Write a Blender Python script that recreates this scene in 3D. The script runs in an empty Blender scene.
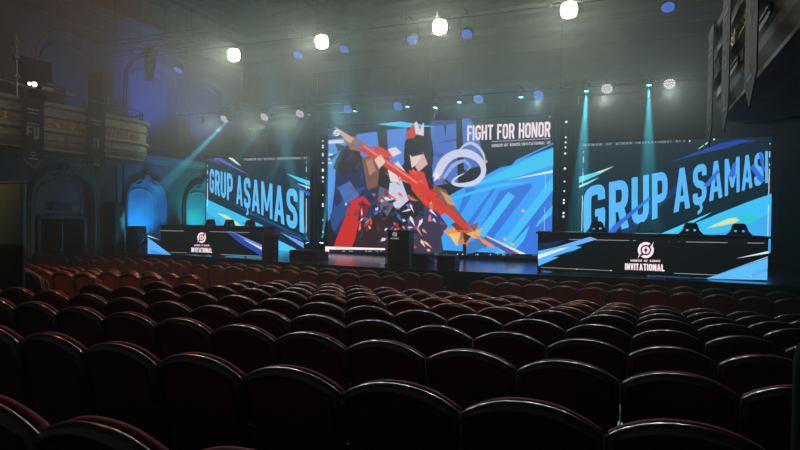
import bpy, math, random
from mathutils import Vector, Matrix
random.seed(7)
S = bpy.context.scene
C = S.collection
PI = math.pi

# ------------------------------------------------------------------ camera
F = 558.56
EYE = Vector((0.0, 0.0, 2.34))
CF = Vector((-0.39221623, 0.91967969, -0.01885988))
CR = Vector((0.9196733, 0.39247589, 0.01279458))
CU = Vector((-0.01916896, 0.01232668, 0.99974027))
cd = bpy.data.cameras.new('camera'); cam = bpy.data.objects.new('camera', cd); C.objects.link(cam)
cd.sensor_width = 36.0; cd.lens = F / 800 * 36.0; cd.clip_end = 200; cd.clip_start = .05
cam.matrix_world = Matrix(((CR.x, CU.x, -CF.x, EYE.x), (CR.y, CU.y, -CF.y, EYE.y), (CR.z, CU.z, -CF.z, EYE.z), (0, 0, 0, 1)))
S.camera = cam
S.view_settings.view_transform = 'Standard'; S.view_settings.look = 'None'
S.view_settings.exposure = 0.0; S.view_settings.gamma = 1.0; S.view_settings.use_curve_mapping = False
cy = S.cycles
cy.max_bounces = 5; cy.diffuse_bounces = 2; cy.glossy_bounces = 3; cy.transmission_bounces = 2; cy.volume_bounces = 0
cy.use_denoising = True; cy.sample_clamp_indirect = 4.0; cy.caustics_reflective = False; cy.caustics_refractive = False
cy.use_adaptive_sampling = False

def ray(u, v): return CF + CR * ((u - 400) / F) - CU * ((v - 225) / F)
def on_y(u, v, y0, rot=0.0):           # where a measured sight line meets the upright plane Y = y0 + tan(rot) X
    d = ray(u, v); t = y0 / (d.y - math.tan(rot) * d.x); return EYE + d * t
def on_z(u, v, z):
    d = ray(u, v); return EYE + d * ((z - EYE.z) / d.z)
def on_x(u, v, x):
    d = ray(u, v); return EYE + d * (x / d.x)
def px(p):
    r = Vector(p) - EYE; z = r.dot(CF); return 400 + F * r.dot(CR) / z, 225 - F * r.dot(CU) / z

# ------------------------------------------------------------------ materials
def lin(c): return tuple(((x / 255) / 12.92 if x / 255 <= .04045 else ((x / 255 + .055) / 1.055) ** 2.4) for x in c)
MATS = {}
def mat(name, col, rough=.6, metal=0.0, noise=0.0, nscale=8.0, bump=0.0, coat=0.0, spec=.5, srgb=True):
    if name in MATS: return MATS[name]
    m = bpy.data.materials.new(name); m.use_nodes = True; nt = m.node_tree; b = nt.nodes['Principled BSDF']
    c = lin(col) if srgb else col
    b.inputs['Roughness'].default_value = rough; b.inputs['Metallic'].default_value = metal
    b.inputs['Coat Weight'].default_value = coat; b.inputs['Coat Roughness'].default_value = .18
    b.inputs['Specular IOR Level'].default_value = spec
    if noise or bump:
        tc = nt.nodes.new('ShaderNodeTexCoord'); n = nt.nodes.new('ShaderNodeTexNoise'); n.inputs['Scale'].default_value = nscale
        n.inputs['Detail'].default_value = 4
        nt.links.new(tc.outputs['Object'], n.inputs['Vector'])
        r = nt.nodes.new('ShaderNodeValToRGB')
        r.color_ramp.elements[0].position = .3; r.color_ramp.elements[1].position = .7
        r.color_ramp.elements[0].color = (*[x * (1 - noise) for x in c], 1); r.color_ramp.elements[1].color = (*[min(1, x * (1 + noise)) for x in c], 1)
        nt.links.new(n.outputs['Fac'], r.inputs['Fac']); nt.links.new(r.outputs['Color'], b.inputs['Base Color'])
        if bump:
            bp = nt.nodes.new('ShaderNodeBump'); bp.inputs['Strength'].default_value = bump; bp.inputs['Distance'].default_value = .01
            nt.links.new(n.outputs['Fac'], bp.inputs['Height']); nt.links.new(bp.outputs['Normal'], b.inputs['Normal'])
    else: b.inputs['Base Color'].default_value = (*c, 1)
    MATS[name] = m; return m
def glow(col, k=1.0, sample=False):
    key = ('g', tuple(col), k)
    if key in MATS: return MATS[key]
    m = bpy.data.materials.new('light_%d_%d_%d' % tuple(int(x) for x in col)); m.use_nodes = True; nt = m.node_tree; nt.nodes.clear()
    e = nt.nodes.new('ShaderNodeEmission'); o = nt.nodes.new('ShaderNodeOutputMaterial')
    e.inputs['Color'].default_value = (*lin(col), 1); e.inputs['Strength'].default_value = k * 1.18
    nt.links.new(e.outputs[0], o.inputs['Surface'])
    if not sample: m.cycles.emission_sampling = 'NONE'
    MATS[key] = m; return m

# ------------------------------------------------------------------ mesh helpers
class MB:
    def __init__(s): s.v = []; s.f = []; s.m = []; s.sm = []
    def add(s, vs, fs, mi=0, smooth=False):
        o = len(s.v); s.v += [tuple(v) for v in vs]
        for f in fs: s.f.append([i + o for i in f]); s.m.append(mi); s.sm.append(smooth)
        return s
    def box(s, a, b, mi=0, M=None):
        x0, y0, z0 = a; x1, y1, z1 = b
        vs = [(x0, y0, z0), (x1, y0, z0), (x1, y1, z0), (x0, y1, z0), (x0, y0, z1), (x1, y0, z1), (x1, y1, z1), (x0, y1, z1)]
        if M: vs = [M @ Vector(v) for v in vs]
        return s.add(vs, [(0, 3, 2, 1), (4, 5, 6, 7), (0, 1, 5, 4), (1, 2, 6, 5), (2, 3, 7, 6), (3, 0, 4, 7)], mi)
    def bevbox(s, a, b, r=.02, mi=0, M=None):      # box with chamfered edges
        x0, y0, z0 = a; x1, y1, z1 = b; ring = []
        def loop(z, i): return [(x0 + i + r, y0 + i, z), (x1 - i - r, y0 + i, z), (x1 - i, y0 + i + r, z), (x1 - i, y1 - i - r, z), (x1 - i - r, y1 - i, z), (x0 + i + r, y1 - i, z), (x0 + i, y1 - i - r, z), (x0 + i, y0 + i + r, z)]
        vs = loop(z0, r * .7) + loop(z0 + r, 0) + loop(z1 - r, 0) + loop(z1, r * .7)
        if M: vs = [M @ Vector(v) for v in vs]
        fs = [tuple(range(7, -1, -1)), tuple(range(24, 32))]
        for l in range(3):
            for i in range(8): j = (i + 1) % 8; fs.append((l * 8 + i, l * 8 + j, l * 8 + 8 + j, l * 8 + 8 + i))
        return s.add(vs, fs, mi)
    def cyl(s, p, q, r, r2=None, n=10, mi=0, caps=True, smooth=True):
        p = Vector(p); q = Vector(q); r2 = r if r2 is None else r2
        d = (q - p).normalized(); a = d.orthogonal().normalized(); b = d.cross(a)
        vs = [p + (a * math.cos(t) + b * math.sin(t)) * r for t in [2 * PI * i / n for i in range(n)]] + [q + (a * math.cos(t) + b * math.sin(t)) * r2 for t in [2 * PI * i / n for i in range(n)]]
        s.add(vs, [(i, (i + 1) % n, n + (i + 1) % n, n + i) for i in range(n)], mi, smooth)
        if caps: s.add(vs[:n], [tuple(range(n - 1, -1, -1))], mi); s.add(vs[n:], [tuple(range(n))], mi)
        return s
    def ball(s, c, r, n=10, mi=0, sc=(1, 1, 1)):
        vs = []; c = Vector(c)
        for i in range(n // 2 + 1):
            t = PI * i / (n // 2)
            for j in range(n): a = 2 * PI * j / n; vs.append(c + Vector((math.sin(t) * math.cos(a) * sc[0], math.sin(t) * math.sin(a) * sc[1], math.cos(t) * sc[2])) * r)
        fs = [(i * n + j, (i + 1) * n + j, (i + 1) * n + (j + 1) % n, i * n + (j + 1) % n) for i in range(n // 2) for j in range(n)]
        return s.add(vs, fs, mi, True)
    def sweep(s, path, prof, closed=False, mi=0, smooth=False, caps=True):
        """path: list of (origin, side, up) ; prof: list of (a,b)"""
        n = len(prof); vs = []
        for o, a, u in path:
            for x, z in prof: vs.append(Vector(o) + Vector(a) * x + Vector(u) * z)
        fs = []
        for i in range(len(path) - (0 if closed else 1)):
            k = (i + 1) % len(path)
            for j in range(n): jj = (j + 1) % n; fs.append((i * n + j, i * n + jj, k * n + jj, k * n + j))
        s.add(vs, fs, mi, smooth)
        if caps and not closed: s.add(vs[:n], [tuple(range(n))], mi); s.add(vs[-n:], [tuple(range(n - 1, -1, -1))], mi)
        return s
    def build(s, name, mats, parent=None):
        me = bpy.data.meshes.new(name); me.from_pydata(s.v, [], s.f)
        for m in (mats if isinstance(mats, (list, tuple)) else [mats]): me.materials.append(m)
        me.polygons.foreach_set('material_index', s.m); me.polygons.foreach_set('use_smooth', s.sm); me.update()
        return link(name, me, parent)
def link(name, me, parent=None):
    o = bpy.data.objects.new(name, me); C.objects.link(o)
    if parent: o.parent = parent
    return o
def tag(o, label, cat, group=None, kind=None):
    if label: o['label'] = label
    if cat: o['category'] = cat
    if group: o['group'] = group
    if kind: o['kind'] = kind
    return o
def thing(name, label, cat, loc=(0, 0, 0), rz=0.0, group=None):
    o = bpy.data.objects.new(name, None); C.objects.link(o); o.location = loc; o.rotation_euler = (0, 0, rz); o.empty_display_size = .1
    return tag(o, label, cat, group)
def struct(o, label=None): o['kind'] = 'structure'; return tag(o, label, None)
def copy_tree(o, parent=None):
    c = o.copy(); C.objects.link(c)
    if parent: c.parent = parent
    for ch in KIDS.get(o.name, []): copy_tree(ch, c)
    return c
KIDS = {}
def kids(o, lst): KIDS[o.name] = lst; return o

def shape2d(loops, depth=0.0, res=4):
    """flat outlines with holes -> mesh data (local XY), via a 2D curve"""
    cu = bpy.data.curves.new('outline', 'CURVE'); cu.dimensions = '2D'; cu.fill_mode = 'BOTH'; cu.extrude = depth
    for L in loops:
        sp = cu.splines.new('POLY'); sp.points.add(len(L) - 1); sp.use_cyclic_u = True
        for i, p in enumerate(L): sp.points[i].co = (p[0], p[1], 0, 1)
    ob = bpy.data.objects.new('outline', cu); C.objects.link(ob)
    dg = bpy.context.evaluated_depsgraph_get(); me = bpy.data.meshes.new_from_object(ob.evaluated_get(dg))
    vs = [v.co.copy() for v in me.vertices]; fs = [list(p.vertices) for p in me.polygons]
    bpy.data.objects.remove(ob); bpy.data.curves.remove(cu); bpy.data.meshes.remove(me)
    return vs, fs
def _rc(P, r, closed=False):           # round the corners of a centreline
    n = len(P); out = []
    for i, p in enumerate(P):
        if not closed and i in (0, n - 1): out.append(p); continue
        a, c = P[i - 1], P[(i + 1) % n]; p_ = Vector((p[0], p[1])); u = Vector((a[0], a[1])) - p_; v = Vector((c[0], c[1])) - p_
        q = min(r, u.length * .5, v.length * .5); A = p_ + u.normalized() * q; B = p_ + v.normalized() * q
        for k in range(5): t = k / 4; w_ = A * (1 - t) ** 2 + p_ * 2 * t * (1 - t) + B * t * t; out.append((w_.x, w_.y))
    return out
GW = {'I': .2, 'M': .72, 'N': .56, '1': .34, ' ': .26, 'L': .44, 'T': .5, 'V': .56, 'A': .58, 'K': .56, 'F': .46}
def glyph(ch, t):
    """heavy condensed capital: list of (centreline, closed) strokes and solid polygons, on a unit height"""
    w_ = GW.get(ch, .54); h = t / 2; a, b_, lo, hi = h, w_ - h, h, 1 - h; r = .2; st = []; po = []
    S_ = lambda P, c=False, rr=r: st.append((_rc(P, rr, c), c))
    if ch == 'I': po.append([(0, 0), (t, 0), (t, 1), (0, 1)])
    elif ch == '1': po += [[(.12, 0), (.12 + t, 0), (.12 + t, 1), (.12, 1)], [(0, .72), (.14, .8), (.14, 1), (0, .88)]]
    elif ch == 'O': S_([(a, lo), (b_, lo), (b_, hi), (a, hi)], True)
    elif ch == 'U': S_([(a, 1), (a, lo), (b_, lo), (b_, 1)])
    elif ch == 'G': S_([(b_, .7), (b_, hi), (a, hi), (a, lo), (b_, lo), (b_, .5)]); po.append([(w_ * .52, .4), (w_ - .02, .4), (w_ - .02, .54), (w_ * .52, .54)])
    elif ch in 'SŞ':
        S_([(b_, .7), (b_, hi), (a, hi), (a, .54), (b_, .46), (b_, lo), (a, lo), (a, .3)])
        if ch == 'Ş': po.append([(w_ * .44, .02), (w_ * .62, .02), (w_ * .72, -.1), (w_ * .62, -.2), (w_ * .34, -.24), (w_ * .34, -.16), (w_ * .52, -.12), (w_ * .5, -.06)])
    elif ch in 'PR':
        po.append([(0, 0), (t, 0), (t, 1), (0, 1)]); m_ = .42 if ch == 'P' else .47
        S_([(h, hi), (b_, hi), (b_, m_), (h, m_)])
        if ch == 'R': po.append([(w_ * .42, .44), (w_ * .42 + t, .48), (w_ + .02, 0), (w_ - t, 0)])
    elif ch == 'F': po += [[(0, 0), (t, 0), (t, 1), (0, 1)], [(0, 1 - t * .9), (w_, 1 - t * .9), (w_, 1), (0, 1)], [(0, .42), (w_ * .88, .42), (w_ * .88, .42 + t * .85), (0, .42 + t * .85)]]
    elif ch == 'L': po += [[(0, 0), (t, 0), (t, 1), (0, 1)], [(0, 0), (w_, 0), (w_, t * .9), (0, t * .9)]]
    elif ch == 'T': po += [[(w_ / 2 - h, 0), (w_ / 2 + h, 0), (w_ / 2 + h, 1), (w_ / 2 - h, 1)], [(0, 1 - t * .9), (w_, 1 - t * .9), (w_, 1), (0, 1)]]
    elif ch == 'H': po += [[(0, 0), (t, 0), (t, 1), (0, 1)], [(w_ - t, 0), (w_, 0), (w_, 1), (w_ - t, 1)], [(0, .42), (w_, .42), (w_, .58), (0, .58)]]
    elif ch == 'N': po += [[(0, 0), (t * .95, 0), (t * .95, 1), (0, 1)], [(w_ - t * .95, 0), (w_, 0), (w_, 1), (w_ - t * .95, 1)], [(0, 1), (t, 1), (w_, 0), (w_ - t, 0)]]
    elif ch == 'M':
        q = t * .85; po += [[(0, 0), (q, 0), (q, 1), (0, 1)], [(w_ - q, 0), (w_, 0), (w_, 1), (w_ - q, 1)], [(0, 1), (q * 1.05, 1), (w_ / 2 + q * .4, .18), (w_ / 2 - q * .4, .18)], [(w_, 1), (w_ - q * 1.05, 1), (w_ / 2 - q * .4, .18), (w_ / 2 + q * .4, .18)]]
    elif ch in 'AV':
        q = t * .95; L_ = [[(0, 0), (q, 0), (w_ / 2 + q * .35, 1), (w_ / 2 - q * .5, 1)], [(w_, 0), (w_ - q, 0), (w_ / 2 - q * .35, 1), (w_ / 2 + q * .5, 1)]]
        if ch == 'A': po += L_ + [[(w_ * .2, .2), (w_ * .8, .2), (w_ * .76, .34), (w_ * .24, .34)]]
        else: po += [[(x, 1 - y) for x, y in P] for P in L_]
    elif ch == 'K': po += [[(0, 0), (t, 0), (t, 1), (0, 1)], [(t * .8, .36), (t * .8, .6), (w_ - t, 1), (w_, 1)], [(t * .9, .5), (t * 1.5, .68), (w_ + .02, 0), (w_ - t, 0)]]
    return w_, st, po
def lettering(txt, t=.17, gap=.08):
    vs = []; fs = []; x0 = 0.0
    for ch in txt:
        w_, st, po = glyph(ch, t)
        for P in po:
            o = len(vs); vs += [Vector((x0 + x, y, 0)) for x, y in P]; fs.append(list(range(o, o + len(P))))
        for P, closed in st:
            n = len(P); o = len(vs); L = []; R_ = []
            for i in range(n):
                a = P[i - 1] if (closed or i) else P[0]; c = P[(i + 1) % n] if (closed or i < n - 1) else P[-1]
                d = Vector((c[0] - a[0], c[1] - a[1])); d = d.normalized() if d.length else Vector((1, 0))
                L.append(Vector((x0 + P[i][0] - d.y * t / 2, P[i][1] + d.x * t / 2, 0))); R_.append(Vector((x0 + P[i][0] + d.y * t / 2, P[i][1] - d.x * t / 2, 0)))
            vs += L + R_
            for i in range(n if closed else n - 1): j = (i + 1) % n; fs.append([o + i, o + j, o + n + j, o + n + i])
        x0 += w_ + gap
    return vs, fs

# ------------------------------------------------------------------ haze and world
w = bpy.data.worlds.new('world'); S.world = w; w.use_nodes = True; nt = w.node_tree
nt.nodes['Background'].inputs['Color'].default_value = (0.0, 0.0, 0.0, 1)
vs_ = nt.nodes.new('ShaderNodeVolumeScatter'); vs_.inputs['Density'].default_value = HAZE = .017
vs_.inputs['Color'].default_value = (.88, 1.0, .93, 1); vs_.inputs['Anisotropy'].default_value = .3
nt.links.new(vs_.outputs[0], nt.nodes['World Output'].inputs['Volume'])
# haze hangs over the stage and under the trusses, thinner over the seats and near the floor
def N(t, **k):
    n_ = nt.nodes.new(t)
    for a_, v_ in k.items(): setattr(n_, a_, v_)
    return n_
def mth(op, a_, b_=None):
    n_ = N('ShaderNodeMath', operation=op)
    for i_, q_ in enumerate((a_, b_)):
        if q_ is None: continue
        if isinstance(q_, (int, float)): n_.inputs[i_].default_value = q_
        else: nt.links.new(q_, n_.inputs[i_])
    return n_.outputs[0]
ge = N('ShaderNodeNewGeometry'); sx = N('ShaderNodeSeparateXYZ'); nt.links.new(ge.outputs['Position'], sx.inputs[0])
def ramp(sock, a0, a1, b0, b1):
    m_ = N('ShaderNodeMapRange', interpolation_type='SMOOTHSTEP'); nt.links.new(sock, m_.inputs['Value'])
    for k_, v_ in (('From Min', a0), ('From Max', a1), ('To Min', b0), ('To Max', b1)): m_.inputs[k_].default_value = v_
    return m_.outputs[0]
gy = ramp(sx.outputs['Y'], 4, 13, 0, 1); gz = ramp(sx.outputs['Z'], .5, 6, .55, 1)
dx = mth('DIVIDE', mth('ADD', sx.outputs['X'], 6.0), 10.0); dy = mth('DIVIDE', mth('SUBTRACT', sx.outputs['Y'], 13.0), 4.5); dz = mth('DIVIDE', mth('SUBTRACT', sx.outputs['Z'], 5.5), 1.7)
rr2 = mth('ADD', mth('ADD', mth('MULTIPLY', dx, dx), mth('MULTIPLY', dy, dy)), mth('MULTIPLY', dz, dz))
blob = mth('EXPONENT', mth('MULTIPLY', rr2, -1.0))
gt = ramp(sx.outputs['Z'], 6.6, 9.2, 1, .25)
dens = mth('ADD', mth('ADD', mth('MULTIPLY', mth('MULTIPLY', mth('MULTIPLY', gy, gz), gt), .016), .0022), mth('MULTIPLY', blob, .042))
nt.links.new(dens, vs_.inputs['Density'])
w.cycles.volume_step_size = 3.5; cy.volume_max_steps = 32

# ------------------------------------------------------------------ surfaces
plaster = mat('painted_plaster', (120, 124, 120), .8, noise=.12, nscale=3, bump=.15)
stone = mat('cream_plaster', (150, 144, 124), .7, noise=.18, nscale=6, bump=.2)
gold = mat('gilding', (250, 205, 115), .4, metal=.3, noise=.3, nscale=30)
darkwood = mat('dark_wood', (26, 22, 20), .4)
black = mat('black_metal', (14, 15, 17), .5, noise=.2, nscale=20)
blackcloth = mat('black_cloth', (10, 12, 14), .9, noise=.3, nscale=12)
stagem = mat('stage_floor_vinyl', (120, 134, 156), .2, metal=.7, noise=.12, nscale=2.5)
carpet = mat('stalls_carpet', (26, 14, 13), .95, noise=.3, nscale=30)
steel = mat('brushed_steel', (120, 124, 128), .35, metal=.9, noise=.1)

# ------------------------------------------------------------------ floor (shallow stepped rake, then flat)
RY = [1.18, 2.16, 3.15, 4.15, 5.12, 6.10, 7.08, 8.04, 8.99]     # near nine rows (measured)
RX = [-.12, -.10, -.07, -.05, -.03, 0.0, .02, .04, .06]
RZ = [.74, .665, .59, .51, .445, .375, .275, .185, .095]
PHI = .018
b = MB(); LX, RXW = -18.0, 4.4
edges = [-3.0] + [(RY[i] + RY[i + 1]) / 2 - .1 for i in range(8)] + [9.45, 22.5]
for i in range(10):
    z = RZ[i] if i < 9 else 0.0
    b.add([(LX, edges[i], z), (RXW, edges[i], z), (RXW, edges[i + 1], z), (LX, edges[i + 1], z)], [(0, 1, 2, 3)])
    if i: zp = RZ[i - 1]; b.add([(LX, edges[i], z), (RXW, edges[i], z), (RXW, edges[i], zp), (LX, edges[i], zp)], [(0, 1, 2, 3)])
struct(b.build('floor', carpet), 'dark red carpeted floor of the stalls falling in low steps to the stage')

# ------------------------------------------------------------------ ceiling with coffers
b = MB(); CZ = 10.6
b.box((LX - .3, -3, CZ + .5), (RXW + .3, 22.6, CZ + .7))
def frame_rect(b, x0, y0, x1, y1, z, wd, h, mi=0):
    b.box((x0, y0, z - h), (x1, y0 + wd, z + .5), mi); b.box((x0, y1 - wd, z - h), (x1, y1, z + .5), mi)
    b.box((x0, y0 + wd, z - h), (x0 + wd, y1 - wd, z + .5), mi); b.box((x1 - wd, y0 + wd, z - h), (x1, y1 - wd, z + .5), mi)
frame_rect(b, LX, -3, RXW, 22.3, CZ, 1.1, .12); frame_rect(b, LX + 1.1, -1.9, RXW - 1.1, 21.2, CZ + .1, .25, .05)
for i in range(4):
    for j in range(5):
        x0 = LX + 1.7 + i * 4.85; y0 = -1.3 + j * 4.45
        frame_rect(b, x0, y0, x0 + 4.45, y0 + 4.05, CZ + .12, .35, .1); frame_rect(b, x0 + .55, y0 + .55, x0 + 3.9, y0 + 3.5, CZ + .2, .14, .0)
        frame_rect(b, x0 + 1.3, y0 + 1.3, x0 + 3.15, y0 + 2.75, CZ + .3, .1, 0)
struct(b.build('ceiling', plaster), 'high plaster ceiling with rectangular coffers and mouldings')

# ------------------------------------------------------------------ walls
def arch_pts(y0, y1, z0, zt, n=16):
    """open arch outline going up, over and down: softened semi-ellipse top"""
    hw = (y1 - y0) / 2; c = (y0 + y1) / 2; rise = min(hw, (zt - z0) * .45); zs = zt - rise
    pts = [(y0, z0), (y0, (z0 + zs) / 2)]
    for i in range(n + 1):
        t = PI - PI * i / n; ct, st = math.cos(t), math.sin(t)
        k = (abs(ct) ** 2.5 + abs(st) ** 2.5) ** (-1 / 2.5)
        pts.append((c + hw * ct * k, zs + rise * st * k))
    return pts + [(y1, (z0 + zs) / 2), (y1, z0)]
def moulding(b, pts, X, sgn, prof, mi=0):
    path = []
    for i, (y, z) in enumerate(pts):
        a = pts[max(0, i - 1)]; c = pts[min(len(pts) - 1, i + 1)]
        t = Vector((0, c[0] - a[0], c[1] - a[1])).normalized(); nrm = Vector((0, -t.z, t.y))
        path.append(((X, y, z), nrm, (sgn, 0, 0)))
    b.sweep(path, prof, mi=mi)
MP = [(-.02, 0), (-.02, .05), (.03, .05), (.05, .1), (.12, .1), (.15, .05), (.2, .05), (.22, .02), (.22, 0)]
def cornice(b, X, sgn, y0, y1, z, prof, mi=0):
    b.sweep([((X, y0, z), (sgn, 0, 0), (0, 0, 1)), ((X, y1, z), (sgn, 0, 0), (0, 0, 1))], prof, mi=mi)
CP = [(0, 0), (.06, .02), (.08, .1), (.16, .14), (.2, .22), (.3, .26), (.3, .34), (.24, .38), (0, .4)]
def scroll_ornament(b, X, sgn, y, z, s=1.0, mi=0):
    for k in (-1, 1):
        for i in range(9):
            t = i / 8; a = t * 4.2
            b.ball((X + sgn * .07, y + k * (.12 + .42 * t - .08 * math.sin(a)) * s, z + (.12 * math.cos(a) - .22 * t) * s), (.085 - .05 * t) * s, 8, mi)
    b.ball((X + sgn * .1, y, z + .08 * s), .17 * s, 10, mi, (.6, .8, 1.2)); b.ball((X + sgn * .1, y, z + .3 * s), .09 * s, 8, mi)
def side_wall(name, X, sgn, lower, upper, label):
    ys = [-3.0, 22.3]
    b = MB()
    holes = [(a, c, z0, zt) for a, c, z0, zt in lower + upper]
    # wall face pierced by recesses: built from a 2D outline with arch holes
    loops = [[(-3, -.2), (22.3, -.2), (22.3, CZ + .5), (-3, CZ + .5)]] + [arch_pts(*h) for h in holes]
    vs, fs = shape2d(loops)
    b.add([(X, v.x, v.y) for v in vs], fs)
    D = .35
    for h in holes:
        p = arch_pts(*h); n = len(p)
        b.add([(X, y, z) for y, z in p] + [(X - sgn * D, y, z) for y, z in p], [(i, i + 1, n + i + 1, n + i) for i in range(n - 1)] + [(n - 1, 0, n, 2 * n - 1)])
        v2, f2 = shape2d([p]); b.add([(X - sgn * D, v.x, v.y) for v in v2], f2)
        moulding(b, p, X, sgn, MP)
        moulding(b, arch_pts(h[0] + .3, h[1] - .3, h[2], h[3] - .3), X - sgn * D, sgn, [(-.02, 0), (-.02, .03), (.04, .05), (.06, 0)])
    for h in lower: scroll_ornament(b, X, sgn, (h[0] + h[1]) / 2, h[3] + .16, .9)
    cornice(b, X, sgn, 13.9 if sgn > 0 else 11.2, 22.3, 4.25, CP); cornice(b, X, sgn, 13.9 if sgn > 0 else 11.2, 22.3, 4.85, [(0, 0), (.05, .0), (.12, .08), (.12, .14), (0, .16)])
    cornice(b, X, sgn, -3, 22.3, 9.3, CP); cornice(b, X, sgn, -3, 22.3, 9.9, [(0, 0), (.2, .1), (.25, .3), (.5, .5), (.5, .7), (0, .7)])
    cornice(b, X, sgn, -3, 22.3, 8.75, [(0, 0), (.05, .0), (.08, .06), (0, .1)])
    return struct(b.build(name, plaster), label)
LOW = [(8.6, 10.8, 0, 3.6), (11.95, 14.2, 0, 3.6), (15.55, 17.35, 0.5, 3.5), (18.6, 20.7, 0.5, 3.5)]
UPP = [(8.3, 10.9, 5.3, 8.3), (12.1, 14.6, 5.3, 8.3), (15.6, 18.0, 5.3, 8.3), (18.8, 21.5, 5.3, 8.3)]
side_wall('wall_left', LX, 1, LOW, UPP, 'left plaster wall with moulded arched niches in two tiers')
side_wall('wall_right', RXW, -1, [(6.2, 8.6, 1.0, 3.6), (10.2, 12.8, .6, 3.7), (14.6, 17.2, 1, 3.6)], [(9.5, 12.2, 5.3, 8.3), (14.2, 17, 5.3, 8.3)], 'dark right plaster wall with arched mouldings beneath the balcony')
b = MB(); YB = 22.3
b.add([(LX, YB, 0), (RXW, YB, 0), (RXW, YB, CZ + .5), (LX, YB, CZ + .5)], [(0, 1, 2, 3)])
def bcorn(z, prof): b.sweep([((LX, YB, z), (0, -1, 0), (0, 0, 1)), ((RXW, YB, z), (0, -1, 0), (0, 0, 1))], prof)
bcorn(9.3, CP); bcorn(9.9, [(0, 0), (.2, .1), (.25, .3), (.5, .5), (.5, .7), (0, .7)]); bcorn(8.75, [(0, 0), (.05, 0), (.08, .06), (0, .1)]); bcorn(7.3, CP); bcorn(6.9, [(0, 0), (.08, .02), (.08, .12), (0, .14)])
for i in range(8):      # pilasters
    x = LX + 1.2 + i * 2.85; b.box((x - .28, YB - .14, 0), (x + .28, YB, 6.9)); b.box((x - .38, YB - .2, 6.6), (x + .38, YB, 6.9))
for i in range(16):     # dentil panels in the frieze
    x = LX + 1.0 + i * 1.38; b.box((x - .5, YB - .06, 7.95), (x + .5, YB, 8.55)); b.box((x - .4, YB - .09, 8.03), (x + .4, YB - .06, 8.47))
struct(b.build('wall_back', plaster), 'hazy plaster back wall above the stage with cornices and pilasters')

b = MB(); b.box((LX - .3, -3.4, -.2), (RXW + .3, -3.1, CZ + .6)); struct(b.build('wall_rear', plaster), 'plain rear wall behind the last row')
# door in the first visible left arch
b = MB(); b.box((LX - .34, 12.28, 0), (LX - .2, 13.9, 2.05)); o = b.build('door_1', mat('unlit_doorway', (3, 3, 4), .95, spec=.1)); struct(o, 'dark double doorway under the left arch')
h = MB(); h.box((LX - .2, 12.2, 0), (LX - .12, 12.3, 2.15)); h.box((LX - .2, 13.88, 0), (LX - .12, 13.98, 2.15)); h.box((LX - .2, 12.2, 2.05), (LX - .12, 13.98, 2.15)); h.box((LX - .2, 13.07, 0), (LX - .17, 13.11, 2.05)); h.build('door_frame', darkwood, o)
h = MB(); h.cyl((LX - .17, 13.0, 1.0), (LX - .13, 13.0, 1.0), .03); h.build('door_handle', steel, o)
b = MB(); b.box((LX - .3, 12.75, 2.32), (LX - .22, 13.45, 2.55)); o = b.build('sign_box', black); tag(o, 'small unlit dark sign box above the doorway in the left arch', 'sign')

# ------------------------------------------------------------------ stage
YF = .02
edge = [(-17.6, 14.0)] + [(p.x, p.y) for p in (on_z(150, 254, .88), on_z(240, 258.5, .88), on_z(300, 263, .88), on_z(400, 268.5, .88), on_z(500, 273, .88), on_z(600, 277, .88), on_z(700, 281, .88), on_z(768, 284.5, .88))] + [(4.3, 14.75)]
edge[3] = (edge[3][0], 13.75); edge[4] = (edge[4][0], 13.8)
b = MB(); n = len(edge)
top = [(x, y, .88) for x, y in edge] + [(4.3, 22.05, .88), (-17.6, 22.05, .88)]
m = len(top)
b.add(top + [(x, y, 0) for x, y, _ in top], [tuple(range(m))] + [(i, m + i, m + (i + 1) % m, (i + 1) % m) for i in range(m)])
st = b.build('stage', [stagem]); tag(st, 'low black glossy stage running across the whole front of the hall', 'stage')
b = MB(); pth = []
for i, (x, y) in enumerate(edge): pth.append(((x, y, .88), (0, -1, 0), (0, 0, 1)))
b.sweep(pth, [(0, -.1), (.03, -.1), (.03, .004), (0, .004)]); b.build('stage_nosing', mat('aluminium_nosing', (60, 66, 72), .3, metal=.8), st)
b = MB(); b.sweep(pth, [(0, -.87), (.012, -.87), (.012, -.11), (0, -.11)]); b.build('stage_skirt', blackcloth, st)

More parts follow.
